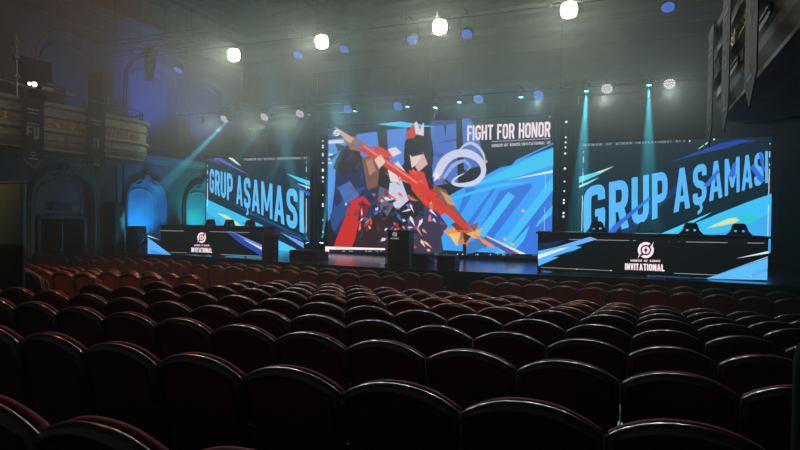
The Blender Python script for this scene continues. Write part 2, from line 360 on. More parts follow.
# ------------------------------------------------------------------ screens
class Plane:
    """a flat upright display: content points come from sight lines meeting the real plane of the display"""
    def __init__(s, y0, rot): s.y0 = y0; s.rot = rot; s.n = Vector((math.sin(rot), -math.cos(rot), 0)); s.ax = Vector((math.cos(rot), math.sin(rot), 0)); s.lay = 0
    def p(s, u, v): return on_y(u, v, s.y0, s.rot) + s.n * (.0012 * s.lay)
    def flat(s, P): return P + s.n * (.0012 * s.lay)
class Art:
    def __init__(s, pl): s.pl = pl; s.mb = MB(); s.mats = []; pl.lay = 1
    def mi(s, col, k):
        m = glow(col, k)
        if m not in s.mats: s.mats.append(m)
        return s.mats.index(m)
    def poly(s, pts, col, k=1.0, bump=True):
        if bump: s.pl.lay += .5
        vs, fs = shape2d([pts]); s.mb.add([s.pl.p(v.x, v.y) for v in vs], fs, s.mi(col, k)); return s
    def loops(s, loops, col, k=1.0):
        s.pl.lay += .5; vs, fs = shape2d(loops); s.mb.add([s.pl.p(v.x, v.y) for v in vs], fs, s.mi(col, k)); return s
    def stroke(s, pts, wd, col, k=1.0):
        P = smooth_path(pts, 5); n = len(P); W = [lerp_list(wd, i / (n - 1)) for i in range(n)]; L = []; Rr = []
        for i, (x, y) in enumerate(P):
            a = P[max(0, i - 1)]; c = P[min(n - 1, i + 1)]; dx, dy = c[0] - a[0], c[1] - a[1]; l = math.hypot(dx, dy) or 1
            L.append((x - dy / l * W[i] / 2, y + dx / l * W[i] / 2)); Rr.append((x + dy / l * W[i] / 2, y - dx / l * W[i] / 2))
        s.pl.lay += .5; vs = [s.pl.p(*q) for q in L + Rr]
        s.mb.add(vs, [(i, i + 1, n + i + 1, n + i) for i in range(n - 1)], s.mi(col, k)); return s
    def text(s, txt, quad, col, k=1.0, bold=.17, gap=.08):
        s.pl.lay += .5; vs, fs = lettering(txt, bold, gap)
        warp(s, vs, fs, quad, s.mi(col, k)); return s
    def build(s, name, parent): return s.mb.build(name, s.mats, parent)
def homog(quad):   # unit square (0,0 TL) -> quad, projective
    (x0, y0), (x1, y1), (x2, y2), (x3, y3) = quad
    dx1, dx2, dx3 = x1 - x2, x3 - x2, x0 - x1 + x2 - x3; dy1, dy2, dy3 = y1 - y2, y3 - y2, y0 - y1 + y2 - y3
    det = dx1 * dy2 - dx2 * dy1; g = (dx3 * dy2 - dx2 * dy3) / det; h_ = (dx1 * dy3 - dx3 * dy1) / det
    a, b_, c = x1 - x0 + g * x1, x3 - x0 + h_ * x3, x0; d, e, f = y1 - y0 + g * y1, y3 - y0 + h_ * y3, y0
    return lambda u, v: ((a * u + b_ * v + c) / (g * u + h_ * v + 1), (d * u + e * v + f) / (g * u + h_ * v + 1))
def warp(art, vs, fs, quad, mi, base=None, capline=None):
    x0 = min(v.x for v in vs); x1 = max(v.x for v in vs); y0 = 0.0 if base is None else base; y1 = 1.0 if capline is None else capline
    H = homog(quad); art.mb.add([art.pl.p(*H((v.x - x0) / (x1 - x0), 1 - (v.y - y0) / (y1 - y0))) for v in vs], fs, mi)
def smooth_path(P, n):
    if len(P) < 3: return P
    out = []
    for i in range(len(P) - 1):
        p0 = P[max(0, i - 1)]; p1 = P[i]; p2 = P[i + 1]; p3 = P[min(len(P) - 1, i + 2)]
        for k in range(n):
            t = k / n; out.append(tuple(.5 * ((2 * p1[j]) + (-p0[j] + p2[j]) * t + (2 * p0[j] - 5 * p1[j] + 4 * p2[j] - p3[j]) * t * t + (-p0[j] + 3 * p1[j] - 3 * p2[j] + p3[j]) * t ** 3) for j in (0, 1)))
    return out + [P[-1]]
def lerp_list(L, t):
    f = t * (len(L) - 1); i = min(int(f), len(L) - 2); return L[i] + (L[i + 1] - L[i]) * (f - i)
def circ(cx, cy, r, n=28, a0=0, a1=2 * PI, sx=1.0):
    return [(cx + sx * r * math.cos(a0 + (a1 - a0) * i / n), cy + r * math.sin(a0 + (a1 - a0) * i / n)) for i in range(n + (0 if abs(a1 - a0 - 2 * PI) < 1e-6 else 1))]
def emblem(art, cx, cy, r, col, k=1.0, sx=1.0):
    """round mark: split outer ring with two pointed barbs, inner ring with slit centre"""
    A = lambda d: math.radians(d)
    T = lambda L: [(cx + sx * x * r, cy + y * r) for x, y in L]
    for s_ in (1, -1):
        out = [(math.cos(A(a)) * s_, math.sin(A(a)) * s_) for a in range(-42, 128, 8)]
        inn = [(.66 * math.cos(A(a)) * s_, .66 * math.sin(A(a)) * s_) for a in range(118, -36, -8)]
        tip = [(.74 * s_, -1.12 * s_)] if s_ > 0 else [(.74 * s_ * 1.0, 1.12)]
        tip = [(1.02 * s_, -1.08 * s_)]
        art.loops([T(inn + tip + out[1:])], col, k)
    art.loops([T(circ(0, 0, .48)), T([(x, y) for x, y in circ(0, 0, .2, 16)][::-1])], col, k)
    art.poly(T([(-.03, -.62), (.03, -.62), (.05, -.15), (-.05, -.15)]), (10, 14, 16)); art.poly(T([(-.05, .15), (.05, .15), (.03, .62), (-.03, .62)]), (10, 14, 16))
def dashes(art, p, q, segs, th, col, k=1.0):
    for a, c in segs:
        x0 = p[0] + (q[0] - p[0]) * a; y0 = p[1] + (q[1] - p[1]) * a; x1 = p[0] + (q[0] - p[0]) * c; y1 = p[1] + (q[1] - p[1]) * c
        dx, dy = x1 - x0, y1 - y0; l = math.hypot(dx, dy) or 1; nx, ny = -dy / l * th / 2, dx / l * th / 2
        art.poly([(x0 + nx, y0 + ny), (x1 + nx, y1 + ny), (x1 - nx, y1 - ny), (x0 - nx, y0 - ny)], col, k, bump=False)
def dot(art, x, y, r, col=(235, 245, 250), k=1.0): art.poly(circ(x, y, r, 8), col, k, bump=False)

def display(name, label, quad, pl, bgcol, bgk=1.0, depth=.14):
    P = [on_y(u, v, pl.y0, pl.rot) for u, v in quad]        # TL TR BR BL, squared up on the plane
    zt = (P[0].z + P[1].z) / 2; zb = (P[2].z + P[3].z) / 2
    L = (P[0] + P[3]) / 2; R_ = (P[1] + P[2]) / 2
    base = Vector((L.x, L.y, 0)); ax = pl.ax; wd = (R_ - L).dot(ax)
    t = thing(name, label, 'screen')
    b = MB(); n = pl.n
    def q(a, d, z): v = base + ax * a + n * d; return (v.x, v.y, z)
    vs = [q(-.03, -.006, zb - .03), q(wd + .03, -.006, zb - .03), q(wd + .03, -depth, zb - .03), q(-.03, -depth, zb - .03), q(-.03, -.006, zt + .03), q(wd + .03, -.006, zt + .03), q(wd + .03, -depth, zt + .03), q(-.03, -depth, zt + .03)]
    b.add(vs, [(0, 3, 2, 1), (4, 5, 6, 7), (0, 1, 5, 4), (1, 2, 6, 5), (2, 3, 7, 6), (3, 0, 4, 7)]); b.build('housing', black, t)
    b = MB(); b.add([q(0, 0, zb), q(wd, 0, zb), q(wd, 0, zt), q(0, 0, zt)], [(0, 1, 2, 3)]); b.build('display_surface', glow(bgcol, bgk, True), t)
    # support feet down to the stage
    if zb > .95:
        b = MB(); k = max(2, int(wd / 1.2))
        for i in range(k + 1):
            a = wd * i / k * .96 + wd * .02
            b.box((-.04, -.04, 0), (.04, .04, 1), 0, Matrix.Translation(base + ax * a + n * (-depth * .6) + Vector((0, 0, .88))) @ Matrix.Diagonal((1, 1, zb - .03 - .88, 1)))
        b.build('support_legs', black, t)
    return t, (base, wd, zb, zt)

CY = (72, 205, 250); BL = (62, 150, 240); DB = (38, 95, 205); NV = (22, 42, 84); WH = (245, 246, 250); PK = (250, 225, 235)
SL = (14, 22, 28)
# ---- centre screen
pc = Plane(18.4, YF)
t, _ = display('led_screen', 'large centre LED screen with bright red, navy and cyan shapes above the stage', [(327.2, 125.5), (553.7, 116.5), (551.5, 255.8), (327.2, 252.5)], pc, (26, 32, 36))
a = Art(pc); DG = (22, 26, 32)
WB = (84, 140, 222)
for q_ in ([(328, 140), (349, 137), (352, 175), (340, 200), (328, 222)], [(356, 134.5), (377, 131.5), (381, 165), (374, 185), (358, 178)], [(387, 130.2), (407, 128), (410, 176), (389, 172)]): a.poly(q_, WB)
for q_ in ([(430.5, 121), (443, 120), (445.5, 137), (447, 120), (455.5, 119.5), (458, 182), (433, 186)], [(462, 119), (471, 118.5), (480, 141), (484, 165), (464, 170)]): a.poly(q_, (74, 116, 196))
a.poly([(328, 131), (352, 129), (352, 133), (328, 138)], (46, 62, 92)); a.poly([(430.5, 121), (455, 119.5), (455, 124), (431, 126)], (52, 72, 112))
a.poly([(438, 142.5), (457, 139), (457, 140.5), (439, 143)], (44, 66, 110)); a.poly([(433, 150), (458, 160), (458, 164), (433, 155)], (60, 96, 170))
a.poly([(377, 124.2), (400, 121.5), (436, 126.6), (405, 127.6)], CY)
# right blue field
a.poly([(553.4, 142.8), (505, 165), (470, 184), (440, 201), (432, 215), (440, 250), (551.5, 255.4)], (58, 160, 244))
a.poly([(553.4, 149), (540, 153), (505, 170), (470, 187), (520, 176), (553.3, 165)], (60, 196, 240)); a.poly([(545, 148), (553.4, 144), (553.4, 147), (520, 160)], DG)
a.poly([(518, 158), (500, 168), (512, 165)], DG)
for q_ in ([(466, 188.5), (476, 187.5), (462, 213), (455, 221)], [(493, 188), (497, 186.5), (472, 225), (462, 240), (458, 236)], [(500, 191), (530, 183), (533, 186), (507, 220), (485, 249), (474, 240)], [(552.6, 184), (548, 193), (520, 230), (500, 254.6), (540, 255), (552, 230)]): a.poly(q_, (56, 118, 216))
for q_ in ([(552.8, 176), (510, 233), (494, 254.4), (503, 254.6), (553, 190)], [(508, 192), (475, 235), (482, 240), (515, 196)], [(552.6, 205), (538, 222), (535, 228), (552, 214)], [(530, 225), (505, 252), (512, 254), (524, 240)]): a.poly(q_, (70, 188, 244))
a.poly([(506, 180.6), (552.8, 170.2), (552.8, 172.8), (530, 176.5)], (214, 240, 248))
a.poly([(446, 199), (456, 199), (500, 187), (530, 182), (500, 183.5)], (60, 190, 240))
# swirl
a.stroke([(436, 178), (444, 162), (456, 154), (470, 154), (481, 162), (483.5, 173), (476, 182), (462, 185), (453, 183), (456, 178), (465, 173)], [8, 9, 8, 8, 6, 5, 5, 4, 3, 2, .5], (206, 210, 236))
a.stroke([(457, 152), (468, 143.5), (477, 146), (484, 156), (485, 172)], [.5, 3, 3, 2, .6], (196, 204, 232))
a.stroke([(444, 178), (453, 166), (464, 161), (470, 167), (466, 171)], [3, 4, 3, 2, .5], (150, 170, 222))
# dark masses and coloured shards (a generic abstract composition)
a.poly([(336, 160), (342, 149), (352, 147), (362, 156), (372, 174), (380, 190), (378, 214), (360, 224), (340, 240), (330, 226), (335, 190)], (36, 50, 84))
a.poly([(333, 168), (340, 152), (347, 146), (356, 148), (362, 158), (358, 172), (346, 176)], (48, 36, 38))
a.poly([(330, 215), (352, 190), (366, 186), (352, 206), (334, 232)], (44, 78, 140)); a.poly([(338, 188), (350, 181), (360, 196), (346, 204)], (70, 110, 176))
a.poly([(362, 158), (372, 155), (380, 166), (378, 186), (368, 190)], (122, 84, 72)); a.poly([(366, 160), (372, 158), (376, 170), (370, 176)], (178, 130, 104))
a.poly([(404, 160), (405, 142), (412, 133), (424, 131), (432, 140), (434, 156), (426, 171), (414, 176)], (24, 24, 30))
a.poly([(396, 176), (406, 160), (412, 174), (420, 192), (404, 204), (394, 194)], (30, 30, 40))
a.poly([(406, 134), (414, 123.5), (423, 129), (414, 138), (407, 139)], (206, 62, 48)); a.poly([(414, 124), (417, 121), (420, 130), (424, 122), (424, 136), (416, 134)], (224, 220, 226))
a.poly([(372, 145.5), (381, 147), (398, 156.5), (388, 157), (396, 162), (380, 155)], (214, 66, 50)); a.poly([(388, 149), (396, 147), (402, 153), (393, 157)], (224, 222, 232))
a.poly([(410, 155), (424, 152), (421, 161), (412, 168)], (236, 206, 196)); a.poly([(424, 154), (428, 164), (419, 172), (415, 166)], (214, 176, 170)); a.poly([(426, 150), (434, 160), (430, 172)], (50, 40, 54)); a.poly([(407, 148), (417, 146), (424, 154), (412, 157)], (26, 24, 30))
a.poly([(388, 170), (398, 161), (406, 172), (402, 182), (391, 182)], (228, 214, 214)); a.poly([(390, 183), (402, 181), (409, 200), (398, 210), (388, 200)], (200, 205, 224))
a.poly([(409, 170), (424, 172), (438, 188), (452, 210), (440, 216), (424, 204), (412, 190)], (214, 58, 46)); a.poly([(424, 172), (430, 172), (436, 188), (430, 190)], (34, 30, 44))
a.poly([(436, 172), (440, 176), (434, 182)], (240, 235, 238)); a.poly([(432, 184), (446, 190), (456, 208), (470, 226), (458, 226), (444, 208)], (126, 84, 70)); a.poly([(440, 190), (450, 196), (456, 206), (448, 204)], (196, 150, 112))
a.poly([(380, 186), (388, 190), (394, 205), (388, 216), (378, 206)], (88, 100, 128)); a.poly([(424, 205), (438, 212), (448, 226), (440, 240), (424, 226)], (48, 58, 98))
a.poly([(352, 200), (364, 196), (371, 204), (358, 226), (354, 251.4), (332, 251.6)], (198, 44, 40)); a.poly([(362, 200), (370, 206), (364, 222), (358, 216)], (130, 30, 36))
a.poly([(350, 252), (362, 224), (378, 214), (392, 222), (400, 252.6)], (46, 34, 40)); a.poly([(400, 252.6), (402, 228), (420, 214), (440, 226), (444, 253.4)], (58, 52, 74))
PAL = [(226, 106, 120), (240, 214, 206), (40, 60, 120), (170, 50, 44), (84, 40, 44), (150, 96, 78), (120, 36, 40), (214, 216, 232), (182, 130, 96), (34, 34, 52), (120, 86, 70), (190, 200, 224), (64, 100, 176), (26, 26, 36), (214, 60, 50), (232, 150, 116), (60, 50, 70), (26, 28, 44)]
for i_ in range(150):
    x = random.gauss(392, 24); y = random.uniform(192, 250)
    if not 346 < x < 444: continue
    an = random.gauss(-1.1, .7) if x < 395 else random.gauss(1.1, .7); l_ = random.uniform(2.5, 9); w_ = random.uniform(.8, 2.4); c = random.choice(PAL)
    if y > 232 and x > 415: c = random.choice([(232, 150, 116), (238, 190, 160), (150, 70, 60), (60, 44, 50), (226, 216, 206)])
    ux, uy = math.cos(an), math.sin(an); x2, y2 = x + ux * l_, y + uy * l_
    if not (192 < y2 < 250.5 and y - uy * l_ < 250.5): continue
    a.poly([(x - ux * l_ * .4, y - uy * l_ * .4), (x - uy * w_, y + ux * w_), (x2, y2), (x + uy * w_ * .8, y - ux * w_ * .8)], c)
for i_ in range(46):     # loose slivers over the dark masses
    x = random.uniform(334, 376); y = random.uniform(150, 214); an = random.gauss(-.9, .4); l_ = random.uniform(3, 11); w_ = random.uniform(.5, 1.6)
    c = random.choice([(28, 36, 62), (60, 92, 150), (36, 50, 84), (90, 60, 56), (24, 26, 40), (44, 70, 124)])
    a.poly([(x, y), (x + w_, y - w_), (x + math.cos(an) * l_, y + math.sin(an) * l_), (x - w_ * .4, y - w_ * .6)][:4], c)
for P_ in ([(346, 150), (352, 138), (355, 150)], [(352, 148), (362, 144), (362, 156)], [(340, 152), (336, 143), (348, 147)], [(334, 160), (329, 158), (340, 153)]): a.poly(P_, (44, 34, 38))
for i_ in range(26):
    x = random.uniform(386, 446); y = random.uniform(168, 214); an = random.gauss(.75, .25); l_ = random.uniform(4, 12); w_ = random.uniform(.4, 1.3)
    c = random.choice([(240, 90, 70), (150, 34, 36), (44, 34, 50), (226, 220, 232), (60, 60, 90), (176, 126, 98)])
    a.poly([(x, y), (x + w_, y - w_), (x + math.cos(an) * l_, y + math.sin(an) * l_), (x - w_, y + w_)], c)
for P_, c_ in (([(444, 231), (458, 226), (466, 234), (455, 239)], (226, 150, 66)), ([(456, 229), (468, 224), (476, 233), (466, 240)], (180, 96, 50)), ([(466, 234), (484, 228), (478, 239)], (236, 168, 80)), ([(474, 234), (490, 240), (496, 249), (480, 241)], (226, 140, 60)), ([(458, 238), (470, 238), (474, 252), (464, 246)], (206, 120, 56)), ([(450, 234), (462, 232), (458, 246)], (240, 190, 110)), ([(464, 232), (472, 236), (466, 244)], (70, 40, 34)), ([(452, 224), (462, 220), (470, 230), (458, 230)], (120, 60, 46)), ([(470, 226), (480, 222), (476, 232)], (150, 80, 50))): a.poly(P_, c_)
a.poly([(470, 242), (480, 238), (486, 246), (474, 253), (464, 254)], (56, 120, 190)); a.poly([(464, 244), (467.5, 244), (467.5, 253.8), (464, 253.8)], (26, 24, 26))
a.poly([(480, 236), (488, 238), (524, 255), (512, 255)], (92, 84, 150)); a.poly([(484, 234), (490, 238), (530, 255), (523, 255)], (216, 222, 240))
for x, y in ((506, 239), (513, 244), (487, 162), (430, 250), (458, 244), (524, 211)): a.poly([(x - 2.2, y - .8), (x + .8, y - 1.6), (x + 2.2, y + .6), (x - .6, y + 1.6)], (232, 170, 124))
# long red lance shape across the middle
a.poly([(350, 139), (356, 137), (420, 181), (470, 226), (466, 230), (414, 186), (352, 144)], (206, 56, 44)); a.poly([(353, 139), (356, 138.4), (420, 183), (418, 184)], (244, 120, 100))
a.poly([(335.5, 126.5), (348, 136), (360, 139), (366, 146), (362, 152), (352, 150), (347, 141)], (150, 104, 86)); a.poly([(337, 127.5), (348, 134), (356, 139), (352, 144), (346, 139)], (206, 168, 146)); a.poly(circ(359, 144, 2.6, 12), (70, 130, 200))
a.poly([(376, 160), (383, 155), (387, 163), (381, 169)], (230, 200, 184))
# white corner bar, marks, title
a.poly([(327.4, 246.2), (387, 248), (387, 249.8), (331.2, 249.2), (331.2, 252), (327.4, 252)], (250, 236, 240)); a.poly([(331.5, 249.5), (387, 250), (387, 252.6), (331.5, 252.2)], (24, 30, 44))
for x in (345, 346.5, 352, 354, 368, 371, 373, 379, 383): dot(a, x, 251, .55)
emblem(a, 338.6, 133.6, 3.1, WH, 1)
a.poly([(330.5, 141.2), (346, 140.3), (346, 143.6), (330.5, 144.4)], (226, 212, 226))
for x, y, w_ in ((330.5, 154, 4.5), (330.5, 158.5, 1.8), (330.5, 162.5, 3.5)): a.poly([(x, y), (x + w_, y - .2), (x + w_, y + 1.8), (x, y + 2)], (220, 226, 236))
a.poly([(493, 142), (550.6, 139), (550.6, 139.5), (493, 142.5)], (200, 205, 210))
a.poly([(388, 252), (551.6, 254), (551.6, 256.5), (388, 254.6)], (16, 20, 28))
for x in (403, 411, 413, 437, 439, 448, 459, 464, 468, 477, 479, 491.5, 499, 504, 506, 511.5, 534, 536.5, 545): dot(a, x, 253.1 + (x - 400) * .013, random.uniform(.4, .8), (190, 215, 255))
dot(a, 330.5, 130.4, .5); dot(a, 550.6, 116.8 + .8, .6)
dashes(a, (546.5, 160), (544.5, 254), [(0, .02), (.1, .3), (.33, .34), (.5, .96)], .45, (170, 215, 245))
a.build('artwork', t)
a = Art(pc); pc.lay = 34
a.text('FIGHT FOR HONOR', [(467.5, 125.9), (551, 121.6), (550.6, 137), (467.5, 140.9)], (248, 232, 240), 1, .18, .07)
a.build('title_lettering', t)
a = Art(pc); pc.lay = 34
a.text('HONOR OF KINGS INVITATIONAL S1', [(492, 144.4), (550.3, 141.2), (550.2, 144.2), (492, 147.4)], (225, 225, 232), 1, .15, .2)
a.build('subtitle_lettering', t)

# ---- side screens
pl_ = Plane(18.4, YF)
t, _ = display('led_screen', 'left LED screen whose lettering GRUP AŞAMASI grows towards the right', [(206, 158.6), (310.2, 156.5), (310.2, 251.2), (206, 249)], pl_, (12, 40, 54), 1)
a = Art(pl_)
a.poly([(206.3, 199), (262, 225), (300, 251), (206.3, 249)], (58, 190, 236)); a.poly([(206.3, 212), (222, 222), (240, 249), (206.3, 248)], (62, 170, 224)); a.poly([(217, 213), (226, 215), (247, 229), (240, 227)], (206, 226, 176))
a.poly([(240, 222), (262, 231), (300, 252), (310, 251), (310, 250), (280, 232)], (16, 36, 60))
a.poly([(280, 232), (303.8, 243), (303.8, 248.2), (296, 243)], (112, 160, 236)); a.poly([(281, 231), (300, 238), (303, 241)], (60, 100, 190)); a.poly([(279, 240.5), (301, 251.4), (279, 251)], (70, 205, 245))
a.poly([(207, 159), (215, 159), (222, 165), (211, 160.4)], (66, 66, 140)); a.poly([(213, 158), (220.5, 158), (252, 176.4), (236, 169)], (94, 88, 182)); a.poly([(228, 157.6), (232.5, 157.8), (241.5, 166), (236, 163.4)], (206, 240, 214))
a.poly([(285.5, 173.2), (310, 181), (310, 186), (300, 181.5)], CY); a.poly([(297, 183), (310, 187), (310, 189), (300, 185)], (170, 230, 246)); a.poly([(296, 184), (310, 193), (310, 196), (300, 190)], (38, 96, 190))
a.poly([(226, 200), (310, 240), (310, 242), (250, 214)], (24, 70, 128))
dashes(a, (207.6, 165), (207.8, 249), [(0, .02), (.06, .11), (.17, .19), (.21, .5), (.53, .54)], .6, (220, 235, 240)); dashes(a, (306.5, 161.5), (306.4, 250), [(0, .02), (.06, .12), (.18, .19), (.24, .32), (.37, .38), (.42, .8)], .6, (220, 235, 240))
a.build('artwork', t)
a = Art(pl_); pl_.lay = 14
for wd_, xa, xb in (('GRUP', 210, 233), ('AŞAMASI', 236.5, 304)):
    a.text(wd_, [(xa, 168.5 + (xa - 210) * .245), (xb, 168.5 + (xb - 210) * .245), (xb, 192 + (xb - 210) * .441), (xa, 192 + (xa - 210) * .441)], (90, 190, 250), 1, .185, .1)
a.build('title_lettering', t)
a = Art(pl_); pl_.lay = 16; a.text('HONOR OF KINGS INVITATIONAL S1', [(245, 158.6), (307, 156.9), (307, 158.9), (245, 160.6)], (190, 205, 210), 1, .14, .3); a.build('subtitle_lettering', t)

pr_ = Plane(18.4, YF)
t, _ = display('led_screen', 'right LED screen whose lettering GRUP AŞAMASI shrinks towards the right', [(578.5, 144), (772, 135.5), (770, 254), (577, 250)], pr_, (12, 34, 46), 1)
a = Art(pr_)
a.poly([(771.6, 193.6), (745, 203), (700, 221), (655, 238), (640, 250), (770.4, 253)], (60, 190, 240)); a.poly([(771.4, 212), (745, 226), (700, 238), (720, 253), (770, 252)], (62, 170, 232)); a.poly([(706, 228.4), (728, 218.6), (745, 216), (735, 223), (714, 227)], (206, 224, 160)); a.poly([(735, 218), (752, 214), (760, 219), (744, 222)], (40, 200, 200))
a.poly([(655, 235.2), (680, 224), (716, 213), (712, 216.5), (690, 225)], DG); a.poly([(640, 243), (660, 234), (712, 212), (706, 216), (668, 236), (652, 241)], CY)
a.poly([(672, 161.4), (720, 143.5), (740, 139.6), (752, 140.2), (722, 149), (700, 154)], (28, 66, 160)); a.poly([(744, 144), (757, 139), (752, 142)], (40, 80, 160))
a.poly([(697.8, 149), (703, 145.2), (704, 145.6), (699, 148.8)], (190, 235, 235)); a.poly([(704.6, 144), (709, 141), (709.6, 141.6), (705.5, 144.8)], (190, 235, 235)); dot(a, 714, 139.3, 1.0, (190, 235, 235))
a.poly([(579, 176.8), (597, 172), (614.5, 166), (600, 174), (579, 183.2)], (96, 215, 226)); a.poly([(596, 172.2), (614.5, 166), (600, 172.8)], (214, 232, 190)); a.poly([(579, 185.6), (590, 181), (600, 177), (590, 183), (579, 188)], (150, 225, 240))
a.poly([(618, 226), (668, 192), (690, 172), (684, 186), (650, 216), (625, 236)], (20, 52, 100))
dashes(a, (583.5, 151), (581.5, 240), [(0, .02), (.06, .13), (.2, .21), (.23, .4), (.5, .9)], .6, (220, 235, 240)); dashes(a, (769.9, 143), (767.4, 246), [(0, .015), (.08, .14), (.2, .22), (.25, .5), (.53, .535), (.6, .9)], .7, (210, 235, 245))
a.build('artwork', t)
a = Art(pr_); pr_.lay = 14
for wd_, xa, xb in (('GRUP', 583.5, 667.5), ('AŞAMASI', 673.5, 768)):
    a.text(wd_, [(xa, 187.5 - (xa - 583) * .198), (xb, 187.5 - (xb - 583) * .198), (xb, 242 - (xb - 583) * .3216), (xa, 242 - (xa - 583) * .3216)], (86, 182, 250), 1, .185, .1)
a.build('title_lettering', t)
a = Art(pr_); pr_.lay = 18
for q_ in ([(603, 238), (614, 225), (648, 197.5), (651, 198.5), (622, 224), (609, 240)], [(703, 186), (717, 170), (720, 171), (708, 187)], [(728, 177), (733, 163), (736, 163), (735, 176)], [(750, 168), (753, 164), (762, 176), (766, 182), (760, 182)], [(758.5, 153.5), (762, 152.8), (765, 172), (762, 170)]): a.poly(q_, (44, 108, 216))
a.build('streaks', t)
a = Art(pr_); pr_.lay = 16; a.text('HONOR OF KINGS INVITATIONAL S1', [(583.6, 144.2), (680, 140.4), (680, 142.2), (583.6, 146.2)], (170, 195, 200), 1, .14, .4); dot(a, 689.6, 141, .8); dot(a, 684, 141.2, .5); a.build('subtitle_lettering', t)

# ---- LED side strips beside the centre screen
def strip(label, u0, u1, vt, vb, dots, col):
    P0 = on_y(u0, vb, 18.28, YF); P1 = on_y(u1, vb, 18.28, YF); zt = on_y(u0, vt, 18.28, YF).z
    t = thing('led_column', label, 'light column')
    b = MB(); b.box((P0.x, P0.y, .88), (P1.x, P0.y + .1, zt)); b.build('housing', black, t)
    b = MB()
    for u, v, r in dots:
        c = on_y(u, v, P0.y - .0, 0.0)
        b.cyl((c.x, P0.y - .004, c.z), (c.x, P0.y - .02, c.z), r * .028, n=8)
    b.build('led_dots', glow(col, 1.3), t)
strip('slim column of white lights at the left edge of the centre screen', 318.5, 326, 134, 250, [(323, v, r) for v, r in ((141, .8), (145.5, 1.2), (147.5, 1.2), (154, 1), (155.6, 1), (163, .8), (169.5, 1.3), (171, 1.2), (177.5, 1.6), (181.5, 1), (195, .7), (204, 1.2), (206, 1.2), (220, .8), (232, .8))], (215, 225, 255))
strip('slim column of white lights between the centre and right screens', 558, 572, 117, 252, [(566.3 - (v - 122) * .03, v, r) for v, r in ((122, 1.3), (137.5, 1), (142.5, 1), (147.5, 1), (153.5, 1.2), (168.5, 1.3), (181.5, .9), (191, .9), (200, 1.1), (203, 1.1), (213, 1.2), (216.5, 1.2), (225.5, 1), (235, .8))], (215, 235, 255))

# ------------------------------------------------------------------ player desks with LED fronts
def desk(label, pA, pB, h, content, ntables):
    A = Vector((pA[0], pA[1], .88)); B = Vector((pB[0], pB[1], .88)); d = (B - A); L = d.length; rz = math.atan2(d.y, d.x)
    t = thing('player_desk', label, 'desk', A, rz)
    b = MB(); b.bevbox((-.05, -.04, h), (L + .05, .85, h + .05), .015); b.build('desktop', blackcloth, t)
    b = MB(); b.box((0, 0, .03), (L, .08, h)); b.build('led_cabinet', black, t)
    for i in range(3): b = MB(); x = [0.0, L / 2 - .03, L - .06][i]; b.box((x, .1, 0), (x + .06, .8, h)); b.build('leg_panel', black, t)
    rot = rz; n = Vector((math.sin(rot), -math.cos(rot), 0)); y0 = A.y - math.tan(rot) * A.x
    pl = Plane(y0, rot); pl.lay = 2
    face = MB(); ax = pl.ax
    def q(a_, z): v = A + ax * a_ + n * .006; return (v.x, v.y, .88 + z)
    face.add([q(.02, .07), q(L - .02, .07), q(L - .02, h - .01), q(.02, h - .01)], [(0, 1, 2, 3)])
    o = face.build('display_surface', glow((9, 13, 16), 1), t); o.matrix_parent_inverse = t_inv(t)
    for nm, fn in content:
        a = Art(pl); pl.lay = 9 if 'art' in nm else 24; fn(a); o = a.build(nm, t); o.matrix_parent_inverse = t_inv(t)
    return t, A, pl
def t_inv(t): return (Matrix.Translation(t.location) @ Matrix.Rotation(t.rotation_euler.z, 4, 'Z')).inverted()
def art_r(a):
    a.poly([(538, 251), (556, 247), (590, 236.8), (597, 239.2), (575, 246), (538.2, 262)], (96, 172, 246)); a.poly([(538, 254.5), (560, 248.5), (570, 247), (538, 259)], (214, 232, 252)); a.poly([(538.2, 262), (575, 246), (582, 247), (538.4, 266)], (80, 180, 250)); a.poly([(538, 244), (566, 239.5), (556, 246), (538, 250.4)], (20, 38, 72)); a.poly([(552, 257), (575, 249.5), (560, 257)], (14, 24, 44))
    a.poly([(706, 278.4), (767.6, 258), (767, 280)], (88, 184, 248)); a.poly([(714, 275.6), (767.6, 256.4), (767.6, 257.4)], (150, 205, 240)); a.poly([(736, 258.4), (768.2, 251), (768.2, 253.4)], (214, 228, 240)); a.poly([(745, 277), (767.3, 268), (767.2, 271), (752, 277)], (96, 160, 236))
    dashes(a, (569, 239.5), (640, 240.6), [(0, .02), (0, .23), (.24, .85), (.9, .94)], .55, (150, 156, 160)); dashes(a, (668, 241.6), (767, 243.2), [(0, .01), (.1, .11), (.18, .6), (.8, .97)], .6, (150, 156, 160)); dashes(a, (541, 267.3), (612, 270.6), [(0, .5), (.5, 1)], .5, (150, 140, 140)); dashes(a, (674, 273.2), (719, 275), [(0, .02), (0, 1)], .55, (150, 150, 150)); dot(a, 611, 270.5, .6); dot(a, 576.5, 269, .6); dot(a, 750.4, 276, .7)
def txt_r(a):
    a.text('HONOR OF KINGS', [(630.5, 259.4), (660, 259.9), (660, 262), (630.5, 261.5)], PK, 1, .17, .16)
def txt_r2(a):
    a.text('INVITATIONAL', [(625, 263.2), (664, 264.2), (664.4, 271.2), (624.8, 269.6)], PK, 1, .21, .07)
def emb_r(a): emblem(a, 645.7, 250, 8.0, PK, 1)
dR, AR, plR = desk('long player desk with glowing logo front on the right of the stage', (-2.43, 14.98), (2.81, 15.4), 1.0, [('artwork', art_r), ('small_lettering', txt_r), ('large_lettering', txt_r2), ('emblem', emb_r)], 2)
